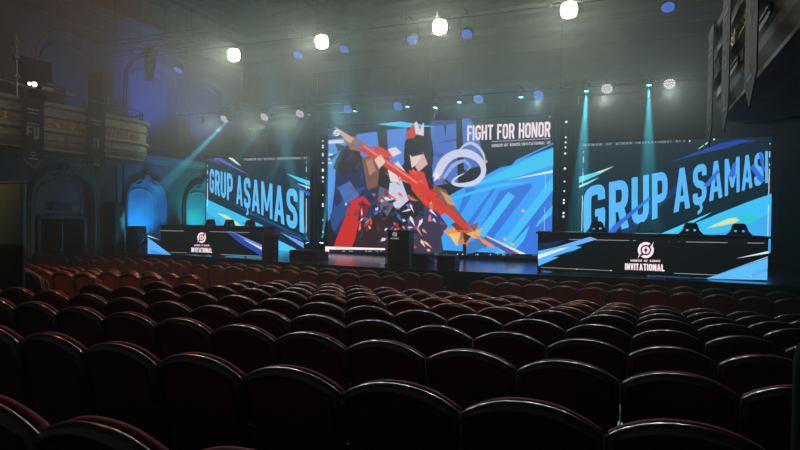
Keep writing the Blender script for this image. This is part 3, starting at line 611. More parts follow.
def art_l(a):
    a.poly([(148, 235), (160, 240), (148, 236.4)], (190, 220, 246)); a.poly([(148, 237.5), (172, 255.2), (148, 255)], (84, 172, 250)); a.poly([(150, 249), (168, 255), (152, 255)], (70, 140, 226))
    a.poly([(230, 230.6), (262, 245), (262, 253), (244, 243)], (100, 140, 224)); a.poly([(238, 236), (262, 248), (262, 251)], (190, 214, 244)); a.poly([(226, 231.2), (232, 231.4), (262, 250), (262, 256), (240, 243)], (40, 70, 160)); a.poly([(243, 239), (262, 247.4), (262, 250)], (206, 220, 246))
    dashes(a, (160, 230.6), (184, 231), [(0, .02), (0, 1)], .5, (140, 150, 155)); dashes(a, (210, 231.6), (250, 232.6), [(0, 1)], .5, (140, 150, 155)); dashes(a, (170, 252.4), (188, 252.7), [(0, 1)], .5, (130, 130, 132)); dashes(a, (221, 254.4), (261, 256.2), [(0, .02), (0, 1)], .5, (150, 150, 150))
def txt_l(a): a.text('HONOR OF KINGS', [(195, 244.4), (210, 244.7), (210, 246.3), (195, 246)], PK, 1, .17, .16)
def txt_l2(a): a.text('INVITATIONAL', [(192, 247.4), (212.4, 248), (212.6, 252.8), (191.8, 252)], PK, 1, .21, .07)
def emb_l(a): emblem(a, 202.2, 237.6, 5.2, PK, 1, .82)
dL, AL, plL = desk('long player desk with glowing logo front on the left of the stage', (-14.96, 14.32), (-11.13, 14.8), .95, [('artwork', art_l), ('small_lettering', txt_l), ('large_lettering', txt_l2), ('emblem', emb_l)], 2)

# gaming chairs behind the desks
def gaming_chair(label):
    t = thing('gaming_chair', label, 'chair', group='gaming chairs behind the player desks')
    out = [(-.24, .5), (-.29, .75), (-.33, 1.0), (-.2, 1.14), (-.15, 1.3), (-.1, 1.34), (.1, 1.34), (.15, 1.3), (.2, 1.14), (.33, 1.0), (.29, .75), (.24, .5)]
    holes = [[(s * .05, 1.16), (s * .12, 1.17), (s * .13, 1.12), (s * .06, 1.11)] for s in (-1, 1)]
    vs, fs = shape2d([out] + holes, .045)
    b = MB(); b.add([(v.x, v.z + .0 + (v.y - .5) * .12, v.y) for v in vs], fs); o1 = b.build('backrest', mat('black_leatherette', (13, 14, 16), .45), t)
    b = MB(); b.bevbox((-.13, -.1, .62), (.13, -.02, .8), .03); o2 = b.build('lumbar_cushion', MATS['black_leatherette'], t)
    b = MB(); b.bevbox((-.27, -.5, .4), (.27, .02, .52), .04); o3 = b.build('seat', MATS['black_leatherette'], t)
    ks = [o1, o2, o3]
    for s in (-1, 1):
        b = MB(); b.box((s * .31 - .03, -.35, .66), (s * .31 + .03, -.08, .7)); b.box((s * .31 - .02, -.25, .44), (s * .31 + .02, -.2, .66)); ks.append(b.build('armrest', black, t))
    b = MB(); b.cyl((0, -.22, .1), (0, -.22, .4), .03); 
    for i in range(5): an = i * 2 * PI / 5; b.cyl((0, -.22, .12), (.3 * math.cos(an), -.22 + .3 * math.sin(an), .07), .025, .015); b.ball((.3 * math.cos(an), -.22 + .3 * math.sin(an), .035), .035, 8)
    ks.append(b.build('wheelbase', black, t)); return kids(t, ks)
g0 = gaming_chair('x'); first = True
ordn = ['leftmost', 'second', 'third', 'fourth', 'fifth']
def seat_at(u, base, pl, off, side, i, nchairs, dz=0):
    off = 1.4
    d = ray(u, 230); t_ = pl.y0 / (d.y - math.tan(pl.rot) * d.x); p = EYE + d * ((pl.y0 + off) / (d.y - math.tan(pl.rot) * d.x))
    global first
    o = g0 if first else copy_tree(g0); first = False
    o.location = (p.x, p.y, .88 + dz); o.rotation_euler = (0, 0, pl.rot + random.uniform(-.1, .1))
    o['label'] = 'black gaming chair behind the %s player desk, %s from the left' % (side, ordn[i] if i else 'first')
for i, u in enumerate((563, 597, 645, 691.5, 740)): seat_at(u, AR, plR, 1.15, 'right', i, 5, -.0)
for i, u in enumerate((209, 228, 249)): seat_at(u, AL, plL, 1.15, 'left', i, 3, -.14)

# ------------------------------------------------------------------ stage furniture
def box_at(u0, u1, v0, v1, y0, depth, mb=None, inset=0):
    A = on_y(u0, v1, y0); B = on_y(u1, v0, y0); return A, B
def cabinet(name, label, cat, u0, u1, vt, y0, z0, depth=.6, grille=True, group=None):
    A = on_y(u0, vt, y0); B = on_y(u1, vt, y0 + depth); W = B.x - A.x; H = A.z - z0
    t = thing(name, label, cat, (A.x + W / 2, y0, z0), 0, group)
    b = MB(); b.bevbox((-W / 2, 0, 0), (W / 2, depth, H), .02); b.build('cabinet', black, t)
    if grille:
        b = MB(); b.box((-W / 2 + .04, -.015, .05), (W / 2 - .04, .0, H - .05)); b.build('grille', mat('speaker_grille', (8, 9, 10), .7, noise=.4, nscale=60), t)
        for s in (-1, 1): b = MB(); b.box((s * (W / 2) - .012, depth * .4, H * .6), (s * (W / 2) + .012, depth * .6, H * .7)); b.build('handle', steel, t)
    return t
cabinet('loudspeaker_stack', 'tall black loudspeaker stack at the left end of the stage', 'loudspeaker', 103.5, 125, 202.5, 14.5, .88, .4)
cabinet('loudspeaker', 'squat black loudspeaker beside the left end of the left player desk', 'loudspeaker', 125.5, 146.5, 226, 14.9, .88, .35)
cabinet('subwoofer', 'black subwoofer cabinet at the right end of the left player desk', 'loudspeaker', 263, 279, 234, 14.3, .88, .3)
cabinet('subwoofer', 'black cabinet on the stage right of the lectern, the taller', 'loudspeaker', 411.5, 434, 253.5, 14.25, .88, .5)
cabinet('subwoofer', 'low black cabinet on the stage, second right of the lectern', 'loudspeaker', 437, 460, 255.2, 14.35, .88, .5)
cabinet('equipment_case', 'wide low black case on the stage beneath the two floor beam lights', 'case', 289, 323, 250, 14.6, .88, .4, False)
# slanted poles standing by the loudspeaker stack
for (u, v, u2, yy, lab) in ((115.5, 165, 119, 14.98, 'slim dark slanted pole rising behind the tall loudspeaker stack'), (123.5, 152, 123.5, 14.98, 'slim dark upright pole rising behind the tall loudspeaker stack')):
    b = MB(); A = on_y(u, v, yy); B_ = on_y(u2, 245, yy); B_.z = .9; b.cyl(B_, A, .03); b.cyl((B_.x, B_.y, .88), (B_.x, B_.y, .9), .07, n=16)
    tag(b.build('pole', black), lab, 'pole')
# lectern
A = on_y(387.5, 230, 14.5); B_ = on_y(409, 230, 14.5); W = B_.x - A.x; H = A.z - .88
t = thing('lectern', 'black lectern with small emblem standing in front of the centre screen', 'lectern', (A.x + W / 2, 14.5, .88))
b = MB(); b.bevbox((-W / 2, 0, .06), (W / 2, .4, H - .06), .015); b.build('body', black, t)
b = MB(); b.bevbox((-W / 2 - .05, -.08, 0), (W / 2 + .05, .5, .06), .015); b.build('base', black, t)
b = MB(); b.box((-W / 2 - .04, -.06, H - .05), (W / 2 + .04, .45, H), 0, Matrix.Rotation(-.06, 4, 'X')); b.build('top_board', black, t)
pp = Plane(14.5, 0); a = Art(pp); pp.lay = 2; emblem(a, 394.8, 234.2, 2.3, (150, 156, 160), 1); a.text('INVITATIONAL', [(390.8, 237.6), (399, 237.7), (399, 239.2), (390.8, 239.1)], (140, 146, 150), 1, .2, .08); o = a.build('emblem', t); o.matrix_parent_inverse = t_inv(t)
b = MB(); b.cyl((0, .2, H), (0, .12, H + .22), .008); b.ball((0, .11, H + .24), .02); b.build('microphone', black, t)
# ------------------------------------------------------------------ balconies
BP = [(-.35, 5.3), (.1, 5.3), (.12, 5.26), (.1, 5.2), (.02, 5.17), (.0, 5.14), (.0, 4.99), (.05, 4.97), (.06, 4.92), (.0, 4.89), (-.01, 4.88), (-.01, 4.6), (.07, 4.58), (.09, 4.52), (.03, 4.48), (.0, 4.46), (.0, 4.3), (.03, 4.28), (.0, 4.24), (-.03, 4.16), (-.1, 4.05), (-.1, 4.0), (-.2, 3.97), (-.45, 3.92), (-3.0, 3.92), (-3.0, 4.1), (-.45, 4.1), (-.35, 4.3)]
def balcony(label, X, sgn, y0, y1, R, Xw):
    t = thing('balcony', label, 'balcony', (X, (y0 + y1) / 2, 0))
    inv = Matrix.Translation(t.location).inverted()
    path = [((X, y0 + (y1 - R - y0) * i / 12), (sgn, 0)) for i in range(13)]
    for i in range(1, 9):
        an = PI / 2 * i / 8; path.append(((X - sgn * R + sgn * R * math.cos(an), y1 - R + R * math.sin(an)), (sgn * math.cos(an), math.sin(an))))
    path.append(((Xw, y1), (0, 1)))
    P3 = [((p[0], p[1], 0), (n[0], n[1], 0), (0, 0, 1)) for p, n in path]
    b = MB(); prof = [(max(o_, -1.2) if o_ < -1 else o_, z) for o_, z in BP]
    b.sweep(P3, prof); o = b.build('parapet', stone, t); o.matrix_parent_inverse = inv
    b = MB(); xa, xb = sorted((X - sgn * .45, Xw)); b.box((xa, y0, 3.93), (xb, y1 - .5, 4.09)); o = b.build('soffit', plaster, t); o.matrix_parent_inverse = inv
    # gilded frieze: leaf scrolls
    b = MB()
    rr = random.Random(3)
    y = y0 + .2
    while y < y1 - R - .1:
        if True:
            for k in range(14):
                a_ = k / 14 * 2 * PI * 1.6; r_ = .13 * (1 - k / 18)
                b.ball((X + sgn * .015, y + .16 + r_ * math.cos(a_), 4.74 + r_ * .8 * math.sin(a_)), .021, 6)
            for k in range(5): b.ball((X + sgn * .015, y + .36 + rr.uniform(-.05, .05), 4.74 + rr.uniform(-.1, .1)), .028, 6, 0, (1, 1.6, .8))
        y += .47
    o = b.build('gilded_frieze', gold, t); o.matrix_parent_inverse = inv
    # panels on the lower band
    b = MB(); y = y0 + .3
    while y < y1 - R - 1:
        for (ya, yb, za, zb) in ((y, y + 1.5, 4.31, 4.33), (y, y + 1.5, 4.42, 4.44), (y, y + .02, 4.31, 4.44), (y + 1.48, y + 1.5, 4.31, 4.44)):
            b.box((min(X, X + sgn * .02), ya, za), (max(X, X + sgn * .02), yb, zb))
        y += 1.9
    o = b.build('panel_moulding', stone, t); o.matrix_parent_inverse = inv
    # railing
    b = MB(); rail = [(p[0] - n[0] * .12, p[1] - n[1] * .12, 5.62) for p, n in path]
    for i in range(len(rail) - 1): b.cyl(rail[i], rail[i + 1], .022, n=8)
    o = b.build('handrail', mat('rail_metal', (96, 96, 90), .35, metal=.8), t); o.matrix_parent_inverse = inv
    for i in range(0, len(rail), 2):
        b = MB(); b.cyl((rail[i][0], rail[i][1], 5.28), rail[i], .018, n=8); o = b.build('rail_post', MATS['rail_metal'], t); o.matrix_parent_inverse = inv
    return t
balcony('left balcony with cream parapet, gilded frieze and rounded stage end', -15.0, 1, 3.0, 14.35, 1.1, LX)
balcony('right balcony with cream parapet seen steeply from below', 1.15, -1, -1.5, 11.4, .9, RXW)

def banner(label, X, y, wd, zt, zb, sgn, device):
    t = thing('banner', label, 'banner', (X, y, zb))
    H = zt - zb; tip = .28
    out = [(-wd / 2, H), (wd / 2, H), (wd / 2, tip), (0, 0), (-wd / 2, tip)]
    vs, fs = shape2d([out], .006)
    b = MB(); b.add([(v.z, v.x, v.y) for v in vs], fs); b.build('cloth', mat('banner_cloth', (20, 26, 36), .8, noise=.15, nscale=10), t)
    g = mat('banner_print', (128, 132, 138), .8); b = MB()
    def put(loops):
        v2, f2 = shape2d(loops); b.add([(sgn * .011, (v.x) * (1 if sgn > 0 else -1) * 1, v.y) for v in v2], f2)
    # thin border chevron + marks; device letters
    put([[(-wd / 2 + .03, tip + .03), (-wd / 2 + .05, tip + .04), (0, .06), (wd / 2 - .05, tip + .04), (wd / 2 - .03, tip + .03), (0, .03)]])
    put([[(-.16, H - .3), (.16, H - .3), (.16, H - .25), (-.16, H - .25)]]); put([[(-.12, H - .39), (.12, H - .39), (.12, H - .35), (-.12, H - .35)]])
    put([circ(0, .42, .07, 16), circ(0, .42, .04, 12)[::-1]]); put([[(-.13, .28), (.13, .28), (.13, .32), (-.13, .32)]])
    for L in device: put([[(x, H * .5 + z) for x, z in L]])
    b.build('print', g, t)
    b = MB(); b.cyl((0, -wd / 2 - .04, H), (0, wd / 2 + .04, H), .016); b.build('hanging_rod', black, t)
    return t
FU = [[(-.17, .3), (.17, .3), (.17, .26), (-.17, .26)], [(-.17, .22), (-.02, .22), (-.02, .16), (-.11, .16), (-.11, .1), (-.03, .1), (-.03, .04), (-.11, .04), (-.11, -.06), (-.17, -.02)], [(.02, .22), (.07, .22), (.07, -.04), (.11, -.04), (.11, .22), (.17, .22), (.17, -.06), (.07, -.14), (.02, -.1)]]
II = [[(-.09, .16), (-.03, .16), (-.03, -.14), (-.09, -.14)], [(.03, .16), (.09, .16), (.09, -.14), (.03, -.14)]]
CH = [[(-.15, .1), (0, -.1), (.15, .1), (.1, .1), (0, -.03), (-.1, .1)]]
banner('dark pointed banner with a pale FU shield on the left balcony front', -14.86, 9.86, .6, 5.28, 3.4, 1, FU)
banner('dark pointed banner with a small twin bar mark, nearer the stage on the left balcony', -14.86, 11.75, .6, 5.28, 3.4, 1, II)
banner('dark pointed banner on the right balcony front, nearest the camera', 1.0, 6.5, .66, 5.28, 3.45, -1, CH)
banner('dark pointed banner on the right balcony front, middle of three', 1.0, 8.3, .66, 5.28, 3.45, -1, FU)
banner('dark pointed banner on the right balcony front, nearest the stage', 1.0, 10.0, .66, 5.28, 3.45, -1, II)

# things on the left balcony
cabinet('loudspeaker', 'large dark loudspeaker standing on the left balcony near its stage end', 'loudspeaker', 88, 113, 73, 12.6, 4.1, .35)
b = MB(); A = on_x(20, 60, -16.4); B_ = on_x(48, 60, -16.4)
for i in range(24):
    y = A.y + (B_.y - A.y) * i / 23; b.cyl((-16.4 + .05 * (i % 2), y, 4.1), (-16.4 + .05 * (i % 2), y, 6.75), .07, n=8, caps=True)
tag(b.build('drape', blackcloth), 'dark pleated drape hung at the back of the left balcony', 'drape')
for u, v, lab, wd in ((6, 80, 'dark flight case on the left balcony at the frame edge', 1.0), (54, 84, 'dark monitor cabinet on the left balcony beside the drape', .55)):
    A = on_x(u, v, -15.7); t = thing('flight_case', lab, 'case', (-15.9, A.y, 4.1)); b = MB(); b.bevbox((-.3, -wd / 2, 0), (.3, wd / 2, A.z - 4.1), .02); b.build('body', black, t); b = MB()
    for z in (.05, A.z - 4.15): b.box((.3, -wd / 2, z - .02), (.31, wd / 2, z + .02))
    b.build('edge_trim', steel, t)
A = on_x(32, 85, -15.15); t = thing('work_light', 'small bright white work light clamped to the left balcony rail', 'lamp', (A.x, A.y, 5.6))
b = MB(); b.cyl((0, 0, 0), (0, 0, .12), .02); b.bevbox((-.1, -.14, .06), (.0, .14, .2), .02); b.build('housing', black, t)
b = MB(); b.ball((.02, -.08, .13), .045); b.ball((.02, .05, .14), .07); b.build('bulb', glow((255, 255, 250), 3, False), t)
for u, v, lab in ((48, 93, 'pale cable box on the left balcony rail by the work light'), (70, 93.5, 'small pale fixture on the left balcony rail between the two banners')):
    A = on_x(u, v, -15.1); b = MB(); b.bevbox((-.05, -.14, -.05), (.05, .14, .05), .015); o = b.build('rail_fixture', mat('pale_plastic', (150, 150, 145), .5)); o.location = (A.x, A.y, 5.68); tag(o, lab, 'fixture')
# vertical lighting boom with small clamps at the left edge
A = on_x(20, 70, -14.8)
t = thing('lighting_boom', 'upright metal lighting boom above the first banner on the left balcony', 'light stand', (-14.95, A.y, 5.3)); b = MB(); b.cyl((0, 0, 0), (0, 0, 1.6), .03); b.build('pole', steel, t)
for z in (.45, .95, 1.3): b = MB(); b.bevbox((-.06, -.08, z), (.06, .08, z + .12), .02); b.build('clamp', steel, t)

# grey partition at the left edge of the stalls
t = thing('partition', 'tall pale grey partition with dark lower half at the left edge of the stalls', 'partition', (-8.35, 5.2, .375))
Pm = mat('pale_grey_panel', (92, 136, 146), .75, noise=.08, nscale=5); 
A = on_y(26, 245, 5.26); X1 = A.x + 8.35
b = MB(); b.bevbox((X1 - 1.9, 0, 1.45), (X1, .06, 2.34), .01); b.build('upper_panel', Pm, t)
b = MB(); b.bevbox((X1 - 1.9, .005, 0), (X1 - .005, .055, 1.45), .01); b.build('lower_panel', mat('dark_grey_panel', (46, 60, 62), .8, noise=.15, nscale=5), t)
b = MB(); b.bevbox((X1 - 1.9, -.01, 2.34), (X1 + .01, .07, 2.37), .01); b.build('cap_rail', Pm, t)
# black padded post at the right edge
P = on_y(787, 337, 2.6)
t = thing('equipment_bag', 'black padded bag standing upright at the right edge of the near seats', 'bag', (P.x + .16, 2.6, RZ[1]))
H = P.z - RZ[1]; b = MB()
rings = []
for z, s in ((0, .9), (.05, 1), (H - .1, 1), (H - .04, .93), (H, .7)): rings.append(((0, 0, z), (s, 0, 0), (0, s, 0)))
b.sweep(rings, [(.13 * math.copysign(abs(math.cos(q_)) ** .5, math.cos(q_)), .1 * math.copysign(abs(math.sin(q_)) ** .5, math.sin(q_))) for q_ in [2 * PI * i / 20 for i in range(20)]], smooth=True); b.build('body', mat('black_padding', (4, 4, 5), .95, spec=.1), t)
b = MB(); b.sweep([((0.06 * math.cos(q_), 0, H - .02 + .07 * math.sin(q_)), (math.cos(q_), 0, math.sin(q_)), (0, 1, 0)) for q_ in [PI * i / 8 for i in range(9)]], [(-.006, -.015), (.006, -.015), (.006, .015), (-.006, .015)]); b.build('carry_handle', blackcloth, t)

# ------------------------------------------------------------------ rigging: trusses and fixtures
def pipe(label, y, z, x0, x1):
    t = thing('rigging_pipe', label, 'rigging', (x0, y, z), YF); L = x1 - x0
    b = MB(); b.cyl((0, 0, 0), (L, 0, 0), .025, n=10); b.build('pipe', black, t)
    for i in range(5):
        x = L * (i + .5) / 5; b = MB(); b.cyl((x, 0, .02), (x, 0, CZ - .13 - z), .006, n=5); b.build('suspension_cable', black, t)
        b = MB(); b.bevbox((x - .03, -.04, -.04), (x + .03, .04, .05), .01); b.build('cable_clamp', black, t)
    return t
def truss(label, y, z, x0, x1, s=.3, rot=YF, yend=None):
    t = thing('lighting_truss', label, 'truss', (x0, y, z), rot); L = (x1 - x0)
    b = MB()
    for a_, c in ((-1, -1), (-1, 1), (1, -1), (1, 1)): b.cyl((0, a_ * s / 2, c * s / 2), (L, a_ * s / 2, c * s / 2), .018, n=8)
    b.build('chords', black, t); b = MB(); n = int(L / .5)
    for i in range(n):
        x = i * L / n; x2 = (i + 1) * L / n; k = 1 if i % 2 else -1
        b.cyl((x, -s / 2, -k * s / 2), (x2, -s / 2, k * s / 2), .008, n=5); b.cyl((x, s / 2, k * s / 2), (x2, s / 2, -k * s / 2), .012, n=5); b.cyl((x, -k * s / 2, s / 2), (x2, k * s / 2, s / 2), .012, n=5)
    b.build('lacing', black, t)
    for i in range(4): x = L * (i + .5) / 4; b = MB(); b.cyl((x, 0, s / 2), (x, 0, CZ - .13 - z), .008, n=5); b.build('suspension_cable', black, t)
    return t
pipe('front rigging pipe carrying the four warm blinder lamps', 15.3, 8.03, -17.0, 4.0)
pipe('rear rigging pipe carrying the beam lights above the screens', 16.55, 6.06, -16.5, 4.0)
truss('short dark truss near the left wall above the balcony end', 14.1, 8.0, -17.5, -13.0, .4)

def aim(o, d): o.rotation_euler = Vector(d).to_track_quat('-Z', 'Y').to_euler()
def spot(loc, target, power, col, ang=10, blend=.5, size=.05, name='spot_light'):
    l = bpy.data.lights.new(name, 'SPOT'); l.energy = power; l.color = lin(col) if max(col) > 1 else col; l.spot_size = math.radians(ang); l.spot_blend = blend; l.shadow_soft_size = size
    o = bpy.data.objects.new(name, l); C.objects.link(o); o.location = loc; aim(o, Vector(target) - Vector(loc)); return o
def lamp_parts(name, label, cat, P, target, r, depth, kind, group, hang, col, k):
    """fixture: yoke + body + lens, aimed at target"""
    P = Vector(P); d = (Vector(target) - P).normalized()
    t = thing(name, label, cat, P, 0, group); q = d.to_track_quat('-Z', 'Y').to_matrix().to_4x4()
    b = MB()
    pr = [(r * 1.0, 0), (r * 1.08, .0), (r * 1.08, depth * .4), (r * .8, depth * .8), (r * .45, depth), (0, depth)]
    n = 18; vs = []
    for rr_, zz in pr:
        for i in range(n): a_ = 2 * PI * i / n; vs.append(q @ Vector((rr_ * math.cos(a_), rr_ * math.sin(a_), zz)))
    b.add(vs, [(j * n + i, j * n + (i + 1) % n, (j + 1) * n + (i + 1) % n, (j + 1) * n + i) for j in range(len(pr) - 1) for i in range(n)], 0, True); b.build('housing', black, t)
    b = MB(); zc = .0
    b.cyl((-r * 1.25, 0, 0), (-r * 1.25, 0, hang - .05), .009, n=6); b.cyl((r * 1.25, 0, 0), (r * 1.25, 0, hang - .05), .009, n=6); b.cyl((-r * 1.25, 0, hang - .05), (r * 1.25, 0, hang - .05), .009, n=6)
    b.cyl((-r * 1.25, 0, 0), (-r, 0, 0), .015, n=6); b.cyl((r * 1.25, 0, 0), (r, 0, 0), .015, n=6); b.cyl((0, 0, hang - .05), (0, 0, hang), .03, n=8)
    if hang > 0: b.box((-.02, -.27, hang - .02), (.02, .27, hang))
    b.build('yoke', black, t)
    b = MB()
    if kind == 'leds':
        rings = [(0, 1), (.36, 6), (.68, 12), (.93, 16)]
        for rr_, m_ in rings:
            for i in range(m_):
                a_ = 2 * PI * i / m_ + rr_; c = Vector((r * rr_ * .95 * math.cos(a_), r * rr_ * .95 * math.sin(a_), -.012)); vs = [q @ (c + Vector((r * .115 * math.cos(j * PI / 4), r * .115 * math.sin(j * PI / 4), 0))) for j in range(8)]
                b.add(vs, [tuple(range(8))])
        b.build('led_lenses', glow(col, k), t)
        b = MB(); vs = [q @ Vector((r * math.cos(2 * PI * i / n), r * math.sin(2 * PI * i / n), -.004)) for i in range(n)]; b.add(vs, [tuple(range(n))]); b.build('face_plate', mat('face_grey', (24, 30, 48), .6), t)
    elif kind == 'quad':
        for sx_, sy_ in ((-1, -1), (-1, 1), (1, -1), (1, 1)):
            c = Vector((sx_ * r * .4, sy_ * r * .4, -.01)); vs = [q @ (c + Vector((r * .4 * math.cos(j * PI / 8), r * .4 * math.sin(j * PI / 8), 0))) for j in range(16)]; b.add(vs, [tuple(range(16))])
        b.build('lenses', glow(col, k), t)
        b = MB(); vs = [q @ Vector((r * .88 * math.cos(2 * PI * i / n), r * .88 * math.sin(2 * PI * i / n), -.02)) for i in range(n)]; b.add(vs, [tuple(range(n))]); b.build('centre_lens', glow(col, k), t)
    else:
        vs = [q @ Vector((r * .9 * math.cos(2 * PI * i / n), r * .9 * math.sin(2 * PI * i / n), -.008)) for i in range(n)]; b.add(vs, [tuple(range(n))]); b.build('lens', glow(col, k), t)
    return t
WARM = (246, 250, 232); TEAL = (70, 200, 225)
# four warm blinders: sight lines fixed where the lamps hang under the front pipe
WL = []
nm4 = ['leftmost', 'second from the left', 'third from the left', 'rightmost']
for i, (u, v) in enumerate(((234, 55), (322, 42), (440, 27), (569, 10))):
    P = on_y(u, v, 15.3, YF); WL.append(P)
    tg = (P.x * .6 - .5, 0.0, 3.2)
    lamp_parts('blinder_lamp', 'round glaring warm white lamp on the front pipe, %s of four' % nm4[i], 'stage light', P, tg, .24, .3, 'quad', 'warm blinder lamps on the front pipe', max(.2, 8.03 - P.z), (255, 232, 200), 30)
    spot(P + (Vector(tg) - P).normalized() * .06, tg, 520, WARM, 100, 1.0, .2, 'blinder_light')
PARS = [(178, 70, 0, 'f'), (298, 55, 0, 'f'), (344, 49, 0, 'f'), (412, 40, 0, 'f'), (467, 34, 0, 'f'), (668, 7, 0, 'f'), (348, 109, 0, 'r'), (398, 106, 0, 'r'), (478.5, 99, 0, 'r'), (538.5, 95, 0, 'r'), (224.5, 119, 1, 'r'), (264.5, 117, 1, 'r'), (300, 113.5, 1, 'r'), (607, 88.5, 1, 'r'), (669.5, 83.5, 1, 'r')]
cnt = {}
for u, v, wht, row in PARS:
    P = on_y(u, v, 15.3 if row == 'f' else 16.8, YF); key = (wht, row); cnt[key] = cnt.get(key, 0) + 1
    tot = {(0, 'f'): 6, (0, 'r'): 4, (1, 'r'): 5}[key]
    oo = ['leftmost', 'second from the left', 'third from the left', 'fourth from the left', 'fifth from the left', 'sixth from the left'][cnt[key] - 1]
    lamp_parts('par_light', '%s LED par light on the %s pipe, %s of %d' % ('white lit' if wht else 'blue lit', 'front' if row == 'f' else 'rear', oo, tot), 'stage light', P, (P.x - .3, 10.2, 0.0), .15, .24, 'leds', '%s par lights on the %s pipe' % ('white' if wht else 'blue', 'front' if row == 'f' else 'rear'), max(.2, (8.03 if row == 'f' else 6.06) - P.z), (232, 232, 238) if wht else (70, 130, 250), 1.2 if wht else 1.3)
    if row == 'r': spot(P + Vector((0, -.3, -.3)), (P.x * .9, 8.0, 3.4), 190 if wht else 150, (235, 245, 235) if wht else (170, 215, 225), 95, 1.0, .12, 'par_wash')
# beam lights
def dirpx(P, u, v, y): return on_y(u, v, y)
BEAMS = [(228, 120.5, (130, 215), 16.6, 45000, 'leftmost'), (270.5, 117, (228, 170), 16.5, 14000, 'second from the left'), (308.5, 114, (262, 190), 16.5, 14000, 'third from the left'), (355, 111, (343, 150), 16.4, 6000, 'fourth from the left'), (407.5, 106.5, (400, 150), 16.4, 2500, 'fifth from the left'), (435.5, 107.5, (428, 150), 16.4, 2500, 'sixth from the left'), (459.5, 102, (455, 150), 16.4, 2500, 'seventh from the left'), (521, 97, (519, 150), 16.4, 2500, 'eighth from the left'), (586.5, 91, (578, 238), 16.4, 25000, 'ninth from the left'), (649, 85, (648, 238), 16.4, 20000, 'rightmost')]
for i, (u, v, (tu, tv), ty, pw, nm) in enumerate(BEAMS):
    P = on_y(u, v, 16.3, YF); T = on_y(tu, tv, 15.9)
    if i == 0: T = on_x(118, 232, -17.8)
    lamp_parts('beam_light', 'small teal beam light on the rear pipe, %s of ten' % nm, 'stage light', P, T, .07, .2, 'lens', 'teal beam lights on the rear pipe', max(.2, 6.06 - P.z), (215, 240, 235) if i == 5 else (120, 240, 245), 4)
    spot(P + (T - P).normalized() * .04, T, pw, (225, 240, 235) if i == 5 else TEAL, 9 if i == 0 else 7 if i < 8 else 13, .8, .03, 'beam_spot')
# floor beam lights beside the centre screen
for i, (u, v, tu, tv, lab) in enumerate(((307.5, 243, 286, 150, 'floor beam light shining teal up the left screen edge'), (321.5, 243, 336, 140, 'floor beam light shining teal up beside the centre screen'))):
    P = on_y(u, v, 16.0); T = on_y(tu, tv, 15.9)
    t = lamp_parts('floor_beam_light', lab, 'stage light', P, T, .075, .2, 'lens', None, -.25, (150, 240, 250), 6)
    b = MB(); b.bevbox((-.2, -.16, .88 - P.z), (.2, .16, 1.08 - P.z), .02); b.build('base', black, t)
    b = MB(); b.box((-.12, -.03, 1.07 - P.z), (-.09, .03, .02)); b.box((.09, -.03, 1.07 - P.z), (.12, .03, .02)); b.build('arm_bracket', black, t)
    spot(P + (T - P).normalized() * .04, T, 26000, TEAL, 9, .6, .03, 'floor_beam')
# moving head hanging from the short left truss
P = on_y(150, 68, 14.1); t = thing('moving_head', 'dark unlit moving head hanging from the short truss near the left wall', 'stage light', (P.x, 14.1, P.z))
b = MB(); b.bevbox((-.2, -.15, .45), (.2, .15, .62), .02); b.build('base', black, t); b = MB(); b.box((-.22, -.05, 0), (-.17, .05, .47)); b.box((.17, -.05, 0), (.22, .05, .47)); b.build('yoke', black, t)
b = MB(); b.cyl((0, 0, .2), (.08, -.1, -.4), .17, .13, n=14); b.ball((0, 0, .15), .18); b.build('head', black, t)
for s in (-1, 1): b = MB(); b.box((s * .1 - .02, -.03, .6), (s * .1 + .02, .03, .75)); b.build('clamp', black, t)

# wall wash and added ceiling light
def point(loc, pw, col, size=.2, name='wash_light'):
    l = bpy.data.lights.new(name, 'POINT'); l.energy = pw; l.color = lin(col); l.shadow_soft_size = size
    o = bpy.data.objects.new(name, l); C.objects.link(o); o.location = loc; return o
def washer(label, loc, target, pw, col, ang):
    t = lamp_parts('wall_washer', label, 'stage light', loc, target, .1, .16, 'lens', 'blue wall washers by the left wall', -.12, col, 1.5)
    spot(Vector(loc) + (Vector(target) - Vector(loc)).normalized() * .05, target, pw, col, ang, .9, .1, 'wash_light')
BLU = (60, 105, 255); CYB = (20, 140, 255)
washer('blue wall washer at the foot of the arch behind the left desk', (-17.0, 16.3, 1.1), (-18.3, 16.5, 2.4), 800, (14, 136, 240), 84)
washer('blue wall washer at the foot of the last left arch', (-17.0, 19.4, 1.1), (-18.3, 19.5, 3.0), 900, (10, 165, 190), 108)
washer('blue wall washer aimed at the upper left arches', (-15.6, 16.8, 5.9), (-18.2, 16.6, 7.2), 560, (40, 84, 255), 80)
washer('blue wall washer aimed at the far upper left arches', (-15.6, 19.8, 5.9), (-18.2, 19.8, 7.0), 260, (40, 84, 255), 80)
washer('blue wall washer aimed at the wall behind the left balcony', (-16.2, 12.4, 5.2), (-18.2, 13.0, 7.0), 90, (40, 110, 230), 85)
washer('added dim blue fill light behind the tall loudspeaker stack by the left wall', (-16.4, 14.9, 1.3), (-18.2, 12.9, 3.0), 60, (80, 150, 190), 120)  # hidden fill added to brighten the arch under the balcony
